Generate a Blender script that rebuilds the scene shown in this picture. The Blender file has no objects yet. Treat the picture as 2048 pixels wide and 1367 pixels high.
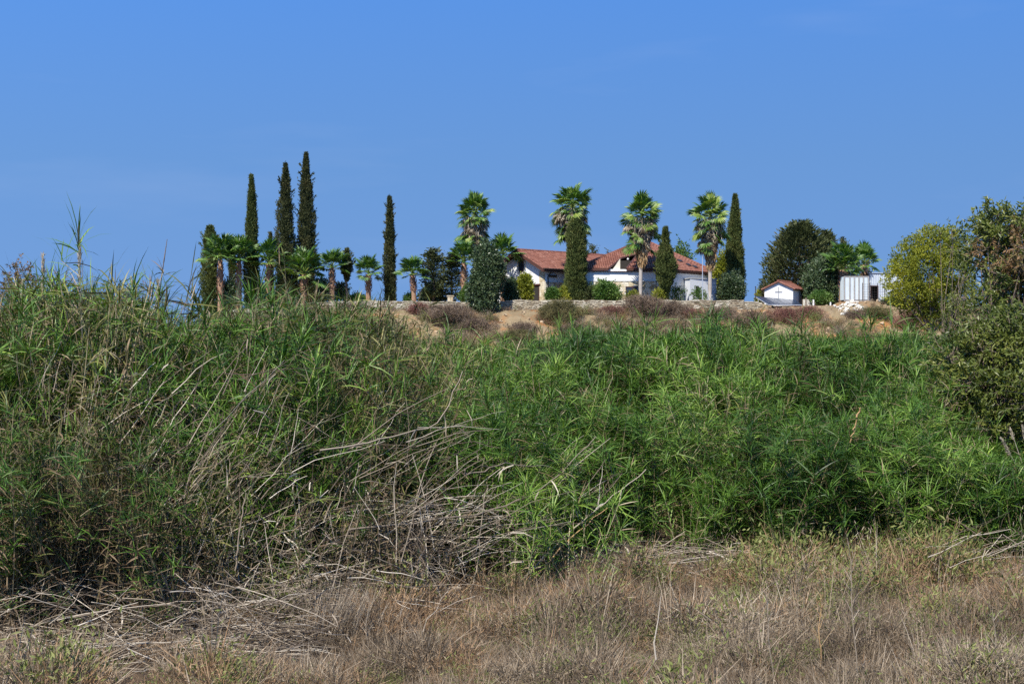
import bpy, math, random
import numpy as np
from mathutils import Vector, noise as mnoise

R = math.radians
rng = np.random.default_rng(7)
random.seed(7)
scene = bpy.context.scene
col = scene.collection

# ------------------------------------------------------------------ camera
F = 2813.0            # focal length in pixels of the 2048-wide photograph
CX, CY, EYE = 1024.0, 683.5, 4.0
cam_data = bpy.data.cameras.new('camera')
cam_data.sensor_width = 36.0
cam_data.lens = 36.0 * F / 2048.0
cam_data.clip_end = 12000
cam = bpy.data.objects.new('camera', cam_data)
cam.location = (0, 0, EYE)
cam.rotation_euler = (R(90), 0, 0)
col.objects.link(cam)
scene.camera = cam

def at(px, py, Y):
    return Vector(((px - CX) / F * Y, Y, EYE + (CY - py) / F * Y))
def xat(px, Y): return (px - CX) / F * Y
def zat(py, Y): return EYE + (CY - py) / F * Y

# ------------------------------------------------------------------ light
SUN_AZ, SUN_EL = 28.0, 50.0          # degrees left of straight behind the camera, and up
sd = Vector((-math.sin(R(SUN_AZ)) * math.cos(R(SUN_EL)), -math.cos(R(SUN_AZ)) * math.cos(R(SUN_EL)), math.sin(R(SUN_EL))))
world = bpy.data.worlds.new('World')
scene.world = world
world.use_nodes = True
wn = world.node_tree
wn.nodes.clear()
wo = wn.nodes.new('ShaderNodeOutputWorld')
bg = wn.nodes.new('ShaderNodeBackground')
sky = wn.nodes.new('ShaderNodeTexSky')
sky.sky_type = 'NISHITA'
sky.sun_disc = False
sky.sun_elevation = R(SUN_EL)
sky.sun_rotation = R(180 + SUN_AZ)
sky.altitude = 600
sky.air_density = 0.8
sky.dust_density = 0.0
sky.ozone_density = 5.0
tc = wn.nodes.new('ShaderNodeTexCoord')
mp = wn.nodes.new('ShaderNodeMapping')
mp.inputs['Location'].default_value = (0, 0, 0.85)
nrm = wn.nodes.new('ShaderNodeVectorMath'); nrm.operation = 'NORMALIZE'
hs = wn.nodes.new('ShaderNodeHueSaturation')
hs.inputs['Saturation'].default_value = 1.0
hs.inputs['Value'].default_value = 1.0
tint = wn.nodes.new('ShaderNodeMix'); tint.data_type = 'RGBA'; tint.blend_type = 'MULTIPLY'
tint.inputs[0].default_value = 1.0
sepz = wn.nodes.new('ShaderNodeSeparateXYZ')
wn.links.new(tc.outputs['Generated'], sepz.inputs[0])
pale = wn.nodes.new('ShaderNodeValToRGB')       # the air pales from the deep blue overhead towards the horizon
pe = pale.color_ramp.elements
pe[0].position = 0.0; pe[0].color = (1.23, 1.23, 1.11, 1)
pe[1].position = 1.0; pe[1].color = (.70, 1.10, 1.36, 1)
for q_, c_ in ((.125, (1.02, 1.20, 1.17, 1)), (.236, (.79, 1.16, 1.36, 1))):
    e_ = pe.new(q_); e_.color = c_
wn.links.new(sepz.outputs['Z'], pale.inputs[0]); wn.links.new(pale.outputs[0], tint.inputs[7])
L = wn.links.new
L(tc.outputs['Generated'], mp.inputs['Vector']); L(mp.outputs[0], nrm.inputs[0]); L(nrm.outputs[0], sky.inputs['Vector'])
wm = wn.nodes.new('ShaderNodeMapping'); wm.inputs['Scale'].default_value = (2.2, 2.2, 13)
wz_ = wn.nodes.new('ShaderNodeTexNoise'); wz_.inputs['Scale'].default_value = 1.6; wz_.inputs['Detail'].default_value = 5
wr_ = wn.nodes.new('ShaderNodeMapRange'); wr_.inputs[1].default_value = .55; wr_.inputs[2].default_value = .85; wr_.inputs[4].default_value = .07
wx_ = wn.nodes.new('ShaderNodeMix'); wx_.data_type = 'RGBA'; wx_.inputs[7].default_value = (3.2, 3.2, 3.3, 1)
L(tc.outputs['Generated'], wm.inputs[0]); L(wm.outputs[0], wz_.inputs['Vector']); L(wz_.outputs['Fac'], wr_.inputs[0]); L(wr_.outputs[0], wx_.inputs[0])
L(tint.outputs[2], wx_.inputs[6]); L(sky.outputs[0], hs.inputs['Color']); L(hs.outputs[0], tint.inputs[6]); L(wx_.outputs[2], bg.inputs['Color'])
bg.inputs['Strength'].default_value = 0.15
L(bg.outputs[0], wo.inputs[0])

sl = bpy.data.lights.new('sun', 'SUN')
sl.energy = 4.1
sl.angle = R(0.5)
sl.color = (1.0, 0.94, 0.84)
so = bpy.data.objects.new('sun', sl)
so.location = (-20, -30, 40)
so.rotation_euler = (-sd).to_track_quat('-Z', 'Y').to_euler()
col.objects.link(so)

scene.view_settings.view_transform = 'Standard'
scene.view_settings.look = 'None'
scene.view_settings.exposure = 1.0
scene.view_settings.gamma = 1.0
scene.view_settings.use_curve_mapping = False
scene.render.film_transparent = False
try:
    scene.cycles.max_bounces = 6
    scene.cycles.diffuse_bounces = 3
    scene.cycles.transmission_bounces = 4
    scene.cycles.use_denoising = False
except Exception:
    pass

# ------------------------------------------------------------------ materials
def new_mat(name):
    m = bpy.data.materials.new(name); m.use_nodes = True
    n = m.node_tree.nodes; n.clear()
    out = n.new('ShaderNodeOutputMaterial')
    return m, m.node_tree, out

def ramp(nt, cols, fac=None, interp='LINEAR'):
    r = nt.nodes.new('ShaderNodeValToRGB')
    r.color_ramp.interpolation = interp
    e = r.color_ramp.elements
    while len(e) < len(cols): e.new(0.5)
    for i, c in enumerate(cols):
        if len(c) == 4: e[i].position = c[3]
        else: e[i].position = i / max(1, len(cols) - 1)
        e[i].color = (c[0], c[1], c[2], 1)
    if fac is not None: nt.links.new(fac, r.inputs[0])
    return r

def foliage(name, cols, rough=0.5, spec=0.4, transl=0.25, patch=0.0, inst=False):
    """leaf material: every leaf takes its own colour from its face attribute 'rnd'"""
    m, nt, out = new_mat(name)
    a = nt.nodes.new('ShaderNodeAttribute'); a.attribute_name = 'rnd'
    fac = a.outputs['Fac']
    add = None
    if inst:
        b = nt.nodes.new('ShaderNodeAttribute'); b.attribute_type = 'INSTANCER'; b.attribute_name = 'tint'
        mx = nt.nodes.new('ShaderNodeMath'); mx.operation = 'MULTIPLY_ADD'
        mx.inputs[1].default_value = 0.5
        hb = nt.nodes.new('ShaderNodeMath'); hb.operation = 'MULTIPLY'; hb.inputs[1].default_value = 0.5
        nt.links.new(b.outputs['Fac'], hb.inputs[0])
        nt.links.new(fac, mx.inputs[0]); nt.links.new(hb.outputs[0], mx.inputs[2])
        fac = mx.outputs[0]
    elif patch > 0:
        tcn = nt.nodes.new('ShaderNodeTexCoord')
        nz = nt.nodes.new('ShaderNodeTexNoise'); nz.inputs['Scale'].default_value = patch
        nz.inputs['Detail'].default_value = 2
        nt.links.new(tcn.outputs['Object'], nz.inputs['Vector'])
        mx = nt.nodes.new('ShaderNodeMath'); mx.operation = 'MULTIPLY_ADD'
        mx.inputs[1].default_value = 0.55
        hb = nt.nodes.new('ShaderNodeMath'); hb.operation = 'MULTIPLY_ADD'
        hb.inputs[1].default_value = 1.6; hb.inputs[2].default_value = -0.55
        nt.links.new(nz.outputs['Fac'], hb.inputs[0])
        nt.links.new(fac, mx.inputs[0]); nt.links.new(hb.outputs[0], mx.inputs[2])
        fac = mx.outputs[0]
    cr = ramp(nt, cols, fac)
    p = nt.nodes.new('ShaderNodeBsdfPrincipled')
    p.inputs['Roughness'].default_value = rough
    p.inputs['Specular IOR Level'].default_value = spec
    nt.links.new(cr.outputs[0], p.inputs['Base Color'])
    if transl > 0:
        t = nt.nodes.new('ShaderNodeBsdfTranslucent')
        hsv = nt.nodes.new('ShaderNodeHueSaturation'); hsv.inputs['Value'].default_value = 1.3
        hsv.inputs['Saturation'].default_value = 1.15
        nt.links.new(cr.outputs[0], hsv.inputs['Color']); nt.links.new(hsv.outputs[0], t.inputs['Color'])
        mix = nt.nodes.new('ShaderNodeMixShader'); mix.inputs[0].default_value = transl
        nt.links.new(p.outputs[0], mix.inputs[1]); nt.links.new(t.outputs[0], mix.inputs[2])
        nt.links.new(mix.outputs[0], out.inputs[0])
    else:
        nt.links.new(p.outputs[0], out.inputs[0])
    return m

def surf(name, cols, scale=3.0, rough=0.85, bump=0.3, detail=6, tex='noise', spec=0.3, metal=0.0, vec='Object', stretch=None, bscale=None, bdist=0.02):
    m, nt, out = new_mat(name)
    tcn = nt.nodes.new('ShaderNodeTexCoord')
    src = tcn.outputs[vec]
    if stretch:
        mpn = nt.nodes.new('ShaderNodeMapping'); mpn.inputs['Scale'].default_value = stretch
        nt.links.new(src, mpn.inputs[0]); src = mpn.outputs[0]
    if tex == 'voronoi':
        nz = nt.nodes.new('ShaderNodeTexVoronoi'); nz.inputs['Scale'].default_value = scale
        sep = nt.nodes.new('ShaderNodeSeparateColor')
        nt.links.new(nz.outputs['Color'], sep.inputs[0]); fac = sep.outputs[0]
    else:
        nz = nt.nodes.new('ShaderNodeTexNoise'); nz.inputs['Scale'].default_value = scale
        nz.inputs['Detail'].default_value = detail; nz.inputs['Roughness'].default_value = 0.62
        fac = nz.outputs['Fac']
    nt.links.new(src, nz.inputs['Vector'])
    cr = ramp(nt, cols, fac)
    p = nt.nodes.new('ShaderNodeBsdfPrincipled')
    p.inputs['Roughness'].default_value = rough
    p.inputs['Specular IOR Level'].default_value = spec
    p.inputs['Metallic'].default_value = metal
    nt.links.new(cr.outputs[0], p.inputs['Base Color'])
    if bump > 0:
        nb = nt.nodes.new('ShaderNodeTexNoise'); nb.inputs['Scale'].default_value = bscale or scale * 4
        nb.inputs['Detail'].default_value = 5
        nt.links.new(src, nb.inputs['Vector'])
        bp = nt.nodes.new('ShaderNodeBump'); bp.inputs['Strength'].default_value = bump; bp.inputs['Distance'].default_value = bdist
        nt.links.new(nb.outputs['Fac'], bp.inputs['Height']); nt.links.new(bp.outputs[0], p.inputs['Normal'])
    nt.links.new(p.outputs[0], out.inputs[0])
    return m

def g(*c): return c
M = {}
M['reed'] = foliage('reed_leaf_green', [g(.010, .027, .004), g(.036, .083, .010), g(.095, .18, .024), g(.25, .35, .06)], rough=.45, spec=.25, transl=.18, inst=True)
M['reed_olive'] = foliage('reed_leaf_olive', [g(.014, .024, .006), g(.048, .062, .013), g(.13, .13, .03), g(.28, .25, .09)], rough=.5, spec=.22, transl=.18, inst=True)
M['reed_dry'] = foliage('reed_leaf_dry', [g(.035, .020, .010), g(.10, .062, .032), g(.22, .16, .09), g(.44, .36, .24)], rough=.7, spec=.25, transl=.15, inst=True)
M['cane'] = foliage('cane_stem', [g(.05, .045, .018), g(.13, .105, .05), g(.27, .22, .12), g(.46, .39, .25)], rough=.55, spec=.3, transl=0, inst=True)
M['cane_dead'] = foliage('cane_dead', [g(.045, .032, .021), g(.12, .09, .06), g(.26, .21, .15), g(.48, .42, .33)], rough=.7, spec=.25, transl=0)
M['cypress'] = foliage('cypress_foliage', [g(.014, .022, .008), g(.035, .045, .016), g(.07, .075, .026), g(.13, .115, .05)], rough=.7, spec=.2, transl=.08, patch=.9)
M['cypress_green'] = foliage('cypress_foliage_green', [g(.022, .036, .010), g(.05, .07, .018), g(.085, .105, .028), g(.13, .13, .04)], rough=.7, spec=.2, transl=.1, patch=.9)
M['conifer'] = foliage('conifer_foliage', [g(.02, .032, .012), g(.05, .065, .022), g(.085, .10, .035), g(.14, .135, .06)], rough=.65, spec=.2, transl=.1, patch=.5)
M['dark_leaf'] = foliage('dark_leaf', [g(.018, .034, .015), g(.04, .068, .026), g(.07, .105, .042), g(.14, .17, .08)], rough=.4, spec=.5, transl=.15, patch=.7)
M['mid_leaf'] = foliage('mid_leaf', [g(.025, .06, .012), g(.055, .12, .02), g(.10, .17, .035), g(.19, .25, .05)], rough=.5, spec=.35, transl=.25, patch=.8)
M['yellow_leaf'] = foliage('yellow_green_leaf', [g(.08, .10, .012), g(.17, .19, .02), g(.29, .30, .035), g(.40, .38, .06)], rough=.55, spec=.3, transl=.3, patch=.6)
M['olive_leaf'] = foliage('olive_yellow_leaf', [g(.045, .065, .008), g(.115, .14, .014), g(.21, .225, .02), g(.34, .32, .035)], rough=.6, spec=.25, transl=.25, patch=.55)
M['wild_leaf'] = foliage('wild_tree_leaf', [g(.022, .036, .007), g(.065, .088, .014), g(.125, .15, .026), g(.24, .24, .06)], rough=.45, spec=.4, transl=.25, patch=.9)
M['russet_leaf'] = foliage('russet_leaf', [g(.07, .055, .02), g(.14, .09, .035), g(.22, .13, .06), g(.15, .17, .05)], rough=.6, spec=.25, transl=.25, patch=1.1)
M['palm'] = foliage('palm_frond_green', [g(.025, .06, .012), g(.06, .13, .02), g(.11, .20, .03), g(.19, .28, .06)], rough=.45, spec=.45, transl=.25)
M['palm_light'] = foliage('palm_frond_light', [g(.06, .12, .02), g(.12, .20, .035), g(.20, .28, .05), g(.30, .34, .08)], rough=.45, spec=.4, transl=.3)
M['palm_dead'] = foliage('palm_frond_dead', [g(.08, .06, .035), g(.18, .14, .085), g(.31, .26, .18), g(.50, .44, .34)], rough=.75, spec=.2, transl=.12)
M['palm_rust'] = foliage('palm_skirt_brown', [g(.16, .09, .04), g(.30, .18, .08), g(.42, .27, .13), g(.52, .38, .21)], rough=.75, spec=.2, transl=.08)
M['dry_shrub'] = foliage('dry_shrub_twigs', [g(.06, .045, .035), g(.12, .085, .06), g(.20, .145, .10), g(.30, .23, .17)], rough=.8, spec=.15, transl=.05, patch=.9)
M['dry_shrub_green'] = foliage('half_dry_shrub', [g(.045, .045, .02), g(.09, .085, .035), g(.15, .13, .055), g(.22, .18, .09)], rough=.8, spec=.15, transl=.1, patch=.9)
M['russet_shrub'] = foliage('russet_shrub_twigs', [g(.07, .03, .025), g(.14, .06, .05), g(.22, .11, .08), g(.30, .20, .14)], rough=.8, spec=.15, transl=.05, patch=.9)
M['grass_dry'] = foliage('dry_grass_blade', [g(.045, .031, .019), g(.135, .098, .062), g(.27, .21, .14), g(.50, .42, .31)], rough=.75, spec=.2, transl=.12, inst=True)
M['grass_russet'] = foliage('russet_weed', [g(.10, .055, .03), g(.20, .12, .06), g(.31, .20, .11), g(.42, .31, .20)], rough=.75, spec=.2, transl=.12, inst=True)
M['grass_green'] = foliage('green_weed', [g(.05, .07, .02), g(.10, .12, .03), g(.18, .20, .05), g(.30, .29, .12)], rough=.6, spec=.3, transl=.25, inst=True)
M['bark'] = surf('bark', [g(.07, .05, .035), g(.16, .12, .09), g(.25, .20, .15)], scale=3, bump=.8, stretch=(4, 4, .8), bdist=.04)
M['palm_trunk_brown'] = surf('palm_trunk_brown', [g(.16, .09, .05), g(.30, .18, .11), g(.40, .27, .17)], scale=3, bump=.8, stretch=(2, 2, 6), bdist=.05)
M['palm_trunk_grey'] = surf('palm_trunk_grey', [g(.22, .19, .16), g(.34, .30, .26), g(.45, .41, .36)], scale=2.5, bump=.6, stretch=(1, 1, 7), bdist=.03)
M['palm_boot'] = surf('palm_boot', [g(.08, .045, .03), g(.17, .09, .055), g(.27, .16, .10)], scale=4, bump=.4)
M['stucco'] = surf('white_stucco', [g(.56, .56, .55), g(.66, .66, .65), g(.71, .71, .70)], scale=1.2, bump=.03, rough=.9)
M['cream'] = surf('cream_stucco', [g(.52, .49, .40), g(.60, .57, .48)], scale=1.2, bump=.1, rough=.9)
M['stone'] = surf('honey_stone', [g(.30, .23, .13), g(.46, .38, .24), g(.57, .50, .36), g(.66, .61, .50)], tex='voronoi', scale=2.6, bump=.5, rough=.9)
M['mortar'] = surf('mortar', [g(.20, .165, .11), g(.30, .25, .18)], scale=5, bump=.4, rough=.95)
M['wallstone'] = surf('field_stone', [g(.16, .12, .075), g(.28, .235, .16), g(.37, .325, .24), g(.47, .43, .34)], tex='voronoi', scale=2.2, bump=.6, rough=.95)
M['tile'] = surf('terracotta_tile', [g(.145, .055, .036), g(.185, .072, .047), g(.215, .088, .058), g(.255, .12, .085)], tex='voronoi', scale=3.2, bump=.3, rough=.8)
M['timber'] = surf('dark_timber', [g(.035, .015, .012), g(.07, .03, .022), g(.10, .045, .03)], scale=3, bump=.2, rough=.6, stretch=(1, 1, 5))
M['darkmetal'] = surf('dark_metal', [g(.03, .025, .022), g(.06, .05, .045)], scale=5, bump=.05, rough=.5, metal=.3)
M['glass'] = surf('dark_window_glass', [g(.015, .018, .022), g(.03, .035, .04)], scale=1, bump=0, rough=.12, spec=.7)
M['interior_shade'] = surf('painted_interior_shade', [g(.02, .017, .015), g(.035, .03, .026)], scale=2, bump=0, rough=.95)  # near-black colour standing for the shade inside openings
M['shade_wall'] = surf('white_wall_shade_tinted', [g(.60, .63, .66), g(.67, .69, .71)], scale=1.0, bump=.05, rough=.8)  # white annex wall, its bluish shade mixed into the base colour
M['greymetal'] = surf('grey_metal', [g(.28, .29, .30), g(.38, .39, .40)], scale=4, bump=.05, rough=.5, metal=.4)
M['container'] = surf('container_white_paint', [g(.26, .20, .15), g(.44, .49, .51), g(.51, .57, .60), g(.58, .63, .66)], scale=1.6, bump=.1, rough=.6, stretch=(2, 2, .6))
M['container_edge'] = surf('container_weathered_edge', [g(.14, .10, .07), g(.28, .27, .25), g(.42, .43, .43)], scale=3, bump=.1, rough=.6)
M['shed'] = surf('corrugated_sheet', [g(.34, .37, .41), g(.46, .50, .54), g(.54, .58, .62)], scale=1.3, bump=.05, rough=.5, metal=.2)
M['solar'] = surf('solar_cell', [g(.02, .03, .05), g(.035, .05, .08)], scale=2, bump=0, rough=.22, spec=.6)
M['alu'] = surf('aluminium', [g(.5, .52, .54), g(.62, .64, .66)], scale=3, bump=0, rough=.4, metal=.6)
M['grout'] = surf('grey_render', [g(.40, .40, .39), g(.52, .52, .50)], scale=2, bump=.1)
M['rock'] = surf('bank_rock', [g(.26, .16, .09), g(.42, .31, .19), g(.52, .44, .32)], scale=1.2, bump=.6, rough=.95, bdist=.06)
M['limestone'] = surf('limestone_rubble', [g(.40, .36, .30), g(.58, .54, .46), g(.70, .67, .60)], scale=1.5, bump=.6, rough=.95, bdist=.05)

def ground_material():
    m, nt, out = new_mat('earth')
    geo = nt.nodes.new('ShaderNodeNewGeometry')
    def noise(scale, detail=6, rough=.6):
        n = nt.nodes.new('ShaderNodeTexNoise'); n.inputs['Scale'].default_value = scale
        n.inputs['Detail'].default_value = detail; n.inputs['Roughness'].default_value = rough
        nt.links.new(geo.outputs['Position'], n.inputs['Vector']); return n
    n1 = noise(.16, 5); n2 = noise(2.2, 8, .7); n3 = noise(.30, 6, .7)
    soil = ramp(nt, [g(.035, .024, .016), g(.075, .052, .034), g(.14, .10, .065)], n2.outputs['Fac'])
    orange = ramp(nt, [g(.10, .042, .018), g(.25, .115, .042), g(.36, .21, .10)], n2.outputs['Fac'])
    straw = ramp(nt, [g(.10, .07, .04), g(.20, .15, .085), g(.30, .24, .15)], n2.outputs['Fac'])
    sep = nt.nodes.new('ShaderNodeSeparateXYZ'); nt.links.new(geo.outputs['Position'], sep.inputs[0])
    mr = nt.nodes.new('ShaderNodeMapRange'); mr.inputs[1].default_value = 124; mr.inputs[2].default_value = 134
    nt.links.new(sep.outputs['Y'], mr.inputs[0])
    th = nt.nodes.new('ShaderNodeMapRange'); th.inputs[1].default_value = .49; th.inputs[2].default_value = .62
    nt.links.new(n3.outputs['Fac'], th.inputs[0])
    mx1 = nt.nodes.new('ShaderNodeMix'); mx1.data_type = 'RGBA'
    nt.links.new(th.outputs[0], mx1.inputs[0]); nt.links.new(straw.outputs[0], mx1.inputs[6]); nt.links.new(orange.outputs[0], mx1.inputs[7])
    mx2 = nt.nodes.new('ShaderNodeMix'); mx2.data_type = 'RGBA'
    nt.links.new(mr.outputs[0], mx2.inputs[0]); nt.links.new(soil.outputs[0], mx2.inputs[6]); nt.links.new(mx1.outputs[2], mx2.inputs[7])
    p = nt.nodes.new('ShaderNodeBsdfPrincipled'); p.inputs['Roughness'].default_value = .95
    p.inputs['Specular IOR Level'].default_value = .15
    nt.links.new(mx2.outputs[2], p.inputs['Base Color'])
    bp = nt.nodes.new('ShaderNodeBump'); bp.inputs['Strength'].default_value = .9; bp.inputs['Distance'].default_value = .12
    nt.links.new(n2.outputs['Fac'], bp.inputs['Height']); nt.links.new(bp.outputs[0], p.inputs['Normal'])
    nt.links.new(p.outputs[0], out.inputs[0])
    return m
M['earth'] = ground_material()

# ------------------------------------------------------------------ mesh helpers
class Mesh:
    """collects vertices and faces; one build() = one mesh"""
    def __init__(s): s.v = []; s.f = []; s.m = []; s.r = []; s.n = 0
    def add(s, V, Fc, mat=0, rnd=None):
        V = np.asarray(V, float).reshape(-1, 3)
        s.v.append(V)
        for f in Fc: s.f.append([i + s.n for i in f])
        s.m += [mat] * len(Fc)
        if rnd is None: s.r += list(rng.random(len(Fc)))
        elif np.ndim(rnd) == 0: s.r += [float(rnd)] * len(Fc)
        else: s.r += list(rnd)
        s.n += len(V)
    def box(s, a, b, mat=0, rnd=None):
        x0, y0, z0 = a; x1, y1, z1 = b
        s.add([(x0,y0,z0),(x1,y0,z0),(x1,y1,z0),(x0,y1,z0),(x0,y0,z1),(x1,y0,z1),(x1,y1,z1),(x0,y1,z1)],
              [(0,3,2,1),(4,5,6,7),(0,1,5,4),(1,2,6,5),(2,3,7,6),(3,0,4,7)], mat, rnd)
    def obox(s, c, ux, uy, uz, mat=0, rnd=None):
        c, ux, uy, uz = [np.asarray(k, float) for k in (c, ux, uy, uz)]
        V = [c + a*ux + b*uy + d*uz for d in (-1, 1) for a, b in ((-1,-1),(1,-1),(1,1),(-1,1))]
        s.add(V, [(0,3,2,1),(4,5,6,7),(0,1,5,4),(1,2,6,5),(2,3,7,6),(3,0,4,7)], mat, rnd)
    def tube(s, P, rad, n=4, mat=0, rnd=None, cap=True):
        P = np.asarray(P, float); k = len(P)
        rad = np.broadcast_to(np.asarray(rad, float), (k,))
        T = np.gradient(P, axis=0); T /= (np.linalg.norm(T, axis=1, keepdims=True) + 1e-9)
        up = np.array([0, 0, 1.]) if abs(T[0][2]) < .9 else np.array([1., 0, 0])
        A = np.cross(T, up); A /= (np.linalg.norm(A, axis=1, keepdims=True) + 1e-9)
        B = np.cross(T, A)
        ang = np.arange(n) * 2 * math.pi / n
        V = (P[:, None] + rad[:, None, None] * (np.cos(ang)[None, :, None] * A[:, None] + np.sin(ang)[None, :, None] * B[:, None])).reshape(-1, 3)
        Fc = [(i*n+j, i*n+(j+1) % n, (i+1)*n+(j+1) % n, (i+1)*n+j) for i in range(k-1) for j in range(n)]
        if cap: Fc += [tuple(range(n-1, -1, -1)), tuple((k-1)*n + j for j in range(n))]
        s.add(V, Fc, mat, rng.random() if rnd is None else rnd)
    def prism(s, P, off, mat=0, rnd=None):
        """polygon P (list of 3D points) extruded by vector off"""
        P = np.asarray(P, float); off = np.asarray(off, float); n = len(P)
        V = np.vstack([P, P + off])
        s.add(V, [tuple(range(n-1, -1, -1)), tuple(range(n, 2*n))] + [(i, (i+1) % n, n+(i+1) % n, n+i) for i in range(n)], mat, rnd)
    def mesh(s, name, mats, smooth=False):
        me = bpy.data.meshes.new(name)
        V = np.vstack(s.v) if s.v else np.zeros((0, 3))
        return fast_mesh(name, V, s.f, mats, s.m, s.r, smooth)
    def build(s, name, mats, parent=None, smooth=False, **k):
        return link(name, s.mesh(name, mats, smooth), parent, **k)

def fast_mesh(name, V, Fc, mats, midx=None, rnd=None, smooth=False):
    me = bpy.data.meshes.new(name)
    V = np.asarray(V, np.float32)
    if isinstance(Fc, np.ndarray):
        cnt = np.full(len(Fc), Fc.shape[1], np.int32); loops = Fc.ravel().astype(np.int32)
    else:
        cnt = np.array([len(f) for f in Fc], np.int32); loops = np.array([i for f in Fc for i in f], np.int32)
    me.vertices.add(len(V)); me.vertices.foreach_set('co', V.ravel())
    me.loops.add(len(loops)); me.loops.foreach_set('vertex_index', loops)
    me.polygons.add(len(cnt))
    st = np.zeros(len(cnt), np.int32); st[1:] = np.cumsum(cnt)[:-1]
    me.polygons.foreach_set('loop_start', st); me.polygons.foreach_set('loop_total', cnt)
    for m in (mats if isinstance(mats, (list, tuple)) else [mats]): me.materials.append(m)
    if midx is not None and len(cnt): me.polygons.foreach_set('material_index', np.asarray(midx, np.int32))
    me.polygons.foreach_set('use_smooth', np.full(len(cnt), smooth))
    if rnd is not None and len(cnt):
        a = me.attributes.new('rnd', 'FLOAT', 'FACE'); a.data.foreach_set('value', np.asarray(rnd, np.float32))
    me.update(calc_edges=True)
    me.validate()
    return me

def link(name, me, parent=None, label=None, cat=None, group=None, kind=None, loc=None):
    o = bpy.data.objects.new(name, me)
    if parent is not None: o.parent = parent
    if loc is not None: o.location = loc
    if label: o['label'] = label
    if cat: o['category'] = cat
    if group: o['group'] = group
    if kind: o['kind'] = kind
    col.objects.link(o)
    return o

def thing(name, label, cat, loc=(0, 0, 0), rz=0.0, group=None):
    o = link(name, None, None, label, cat, group)
    o.location = loc; o.rotation_euler = (0, 0, rz)
    return o

def unit(a): return a / (np.linalg.norm(a, axis=-1, keepdims=True) + 1e-9)

def blades(P, D, Ln, W, rnd=None):
    """N leaf-shaped diamonds, each bent a little along its rib: 5 vertices, 4 triangles -> here two quads"""
    N = len(P)
    D = unit(np.asarray(D, float))
    Rv = rng.normal(size=(N, 3))
    S = unit(np.cross(D, Rv)); Nn = np.cross(S, D)
    Ln = np.broadcast_to(np.asarray(Ln, float), (N,))[:, None]; W = np.broadcast_to(np.asarray(W, float), (N,))[:, None]
    mid = P + D * Ln * .42
    V = np.stack([P, mid - S * W * .5 + Nn * W * .15, P + D * Ln - Nn * Ln * .08, mid + S * W * .5 + Nn * W * .15], 1).reshape(-1, 3)
    Fq = np.arange(N * 4).reshape(N, 4)
    if rnd is None: rnd = rng.random(N)
    return V, Fq, rnd

def sprays(P, D, Ln, n, bl, bw, jit, rad=0.05):
    """for each spray (start P, direction D, length Ln) n blades along it"""
    N = len(P)
    D = unit(D)
    t = rng.random((N, n))
    PP = P[:, None] + D[:, None] * (t * np.broadcast_to(Ln, (N,))[:, None])[..., None] + rng.normal(size=(N, n, 3)) * rad
    DD = D[:, None] + rng.normal(size=(N, n, 3)) * jit
    base = rng.random((N, 1)) * .6
    rn = np.clip(base + rng.random((N, n)) * .4, 0, 1)
    return blades(PP.reshape(-1, 3), DD.reshape(-1, 3), bl * rng.uniform(.6, 1.3, N * n), bw * rng.uniform(.7, 1.3, N * n), rn.ravel())

def join(parts):
    V, Fq, r = [], [], []; n = 0
    for a, b, c in parts:
        V.append(a); Fq.append(b + n); r.append(c); n += len(a)
    return np.vstack(V), np.vstack(Fq), np.concatenate(r)

def foliage_obj(name, parts, mat, parent, **k):
    V, Fq, r = join(parts)
    return link(name, fast_mesh(name, V, Fq, mat, None, r), parent, **k)

def trunk_mesh(h, r0, r1, bend=.1, n=8, k=6):
    m = Mesh(); z = np.linspace(0, h, k)
    P = np.stack([bend * np.sin(z * .9 + rng.random() * 6) - 0, bend * np.cos(z * .7 + 1), z], 1); P[:, :2] -= P[0, :2]
    m.tube(P, np.linspace(r0, r1, k), n, 0)
    return m, P

# ------------------------------------------------------------------ terrain
def sstep(a, b, x):
    t = np.clip((x - a) / (b - a), 0, 1); return t * t * (3 - 2 * t)
WY = 144.0
TOPX = np.array([-60, -34, -31, -30, -18.5, -12, -4, 0, 12, 25, 27, 33.5, 34.5, 41, 60.])
TOPZ = np.array([5.0, 5.4, 5.8, 6.95, 7.95, 7.98, 7.85, 8.05, 8.05, 8.05, 7.7, 7.75, 8.2, 8.1, 6.8])   # plateau behind the wall
def bankbase(x): return np.interp(x, TOPX, TOPZ) - np.interp(x, [-31, -29, 24, 28], [.2, .85, .85, .15])
def wob(x, y):
    return (np.sin(x * .9 + 1.3 * np.sin(y * .5)) * np.cos(y * .8 + .6 * x) + .5 * np.sin(x * 2.3 + y * 1.7))
def terrain(x, y):
    x = np.asarray(x, float); y = np.asarray(y, float)
    h = .05 * wob(x * .7, y * .7) * (y < 70)
    h = h + 2.2 * sstep(55, 132, y) + .15 * wob(x * .3, y * .3) * sstep(60, 100, y) * (1 - sstep(140, 143, y))
    bb = bankbase(x)
    h = h + (.16 * np.sin(x * 4.1 + 2 * np.sin(y * 2.3)) * np.sin(y * 3.7 + x) + .10 * np.sin(x * 7.3 - y * 5.1)) * sstep(128, 133, y) * (1 - sstep(142.6, 143.6, y))
    h = h + (bb - 2.2) * sstep(130, 143.2, y) + .30 * wob(x * .8, y * .9) * sstep(129, 134, y) * (1 - sstep(139, 143.4, y))
    top = np.interp(x, TOPX, TOPZ)
    h = h + (top - bb) * sstep(144.05, 144.5, y)
    h = h * (1 - sstep(185, 330, y))
    return h
def tz(x, y): return float(terrain(x, y))
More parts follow.
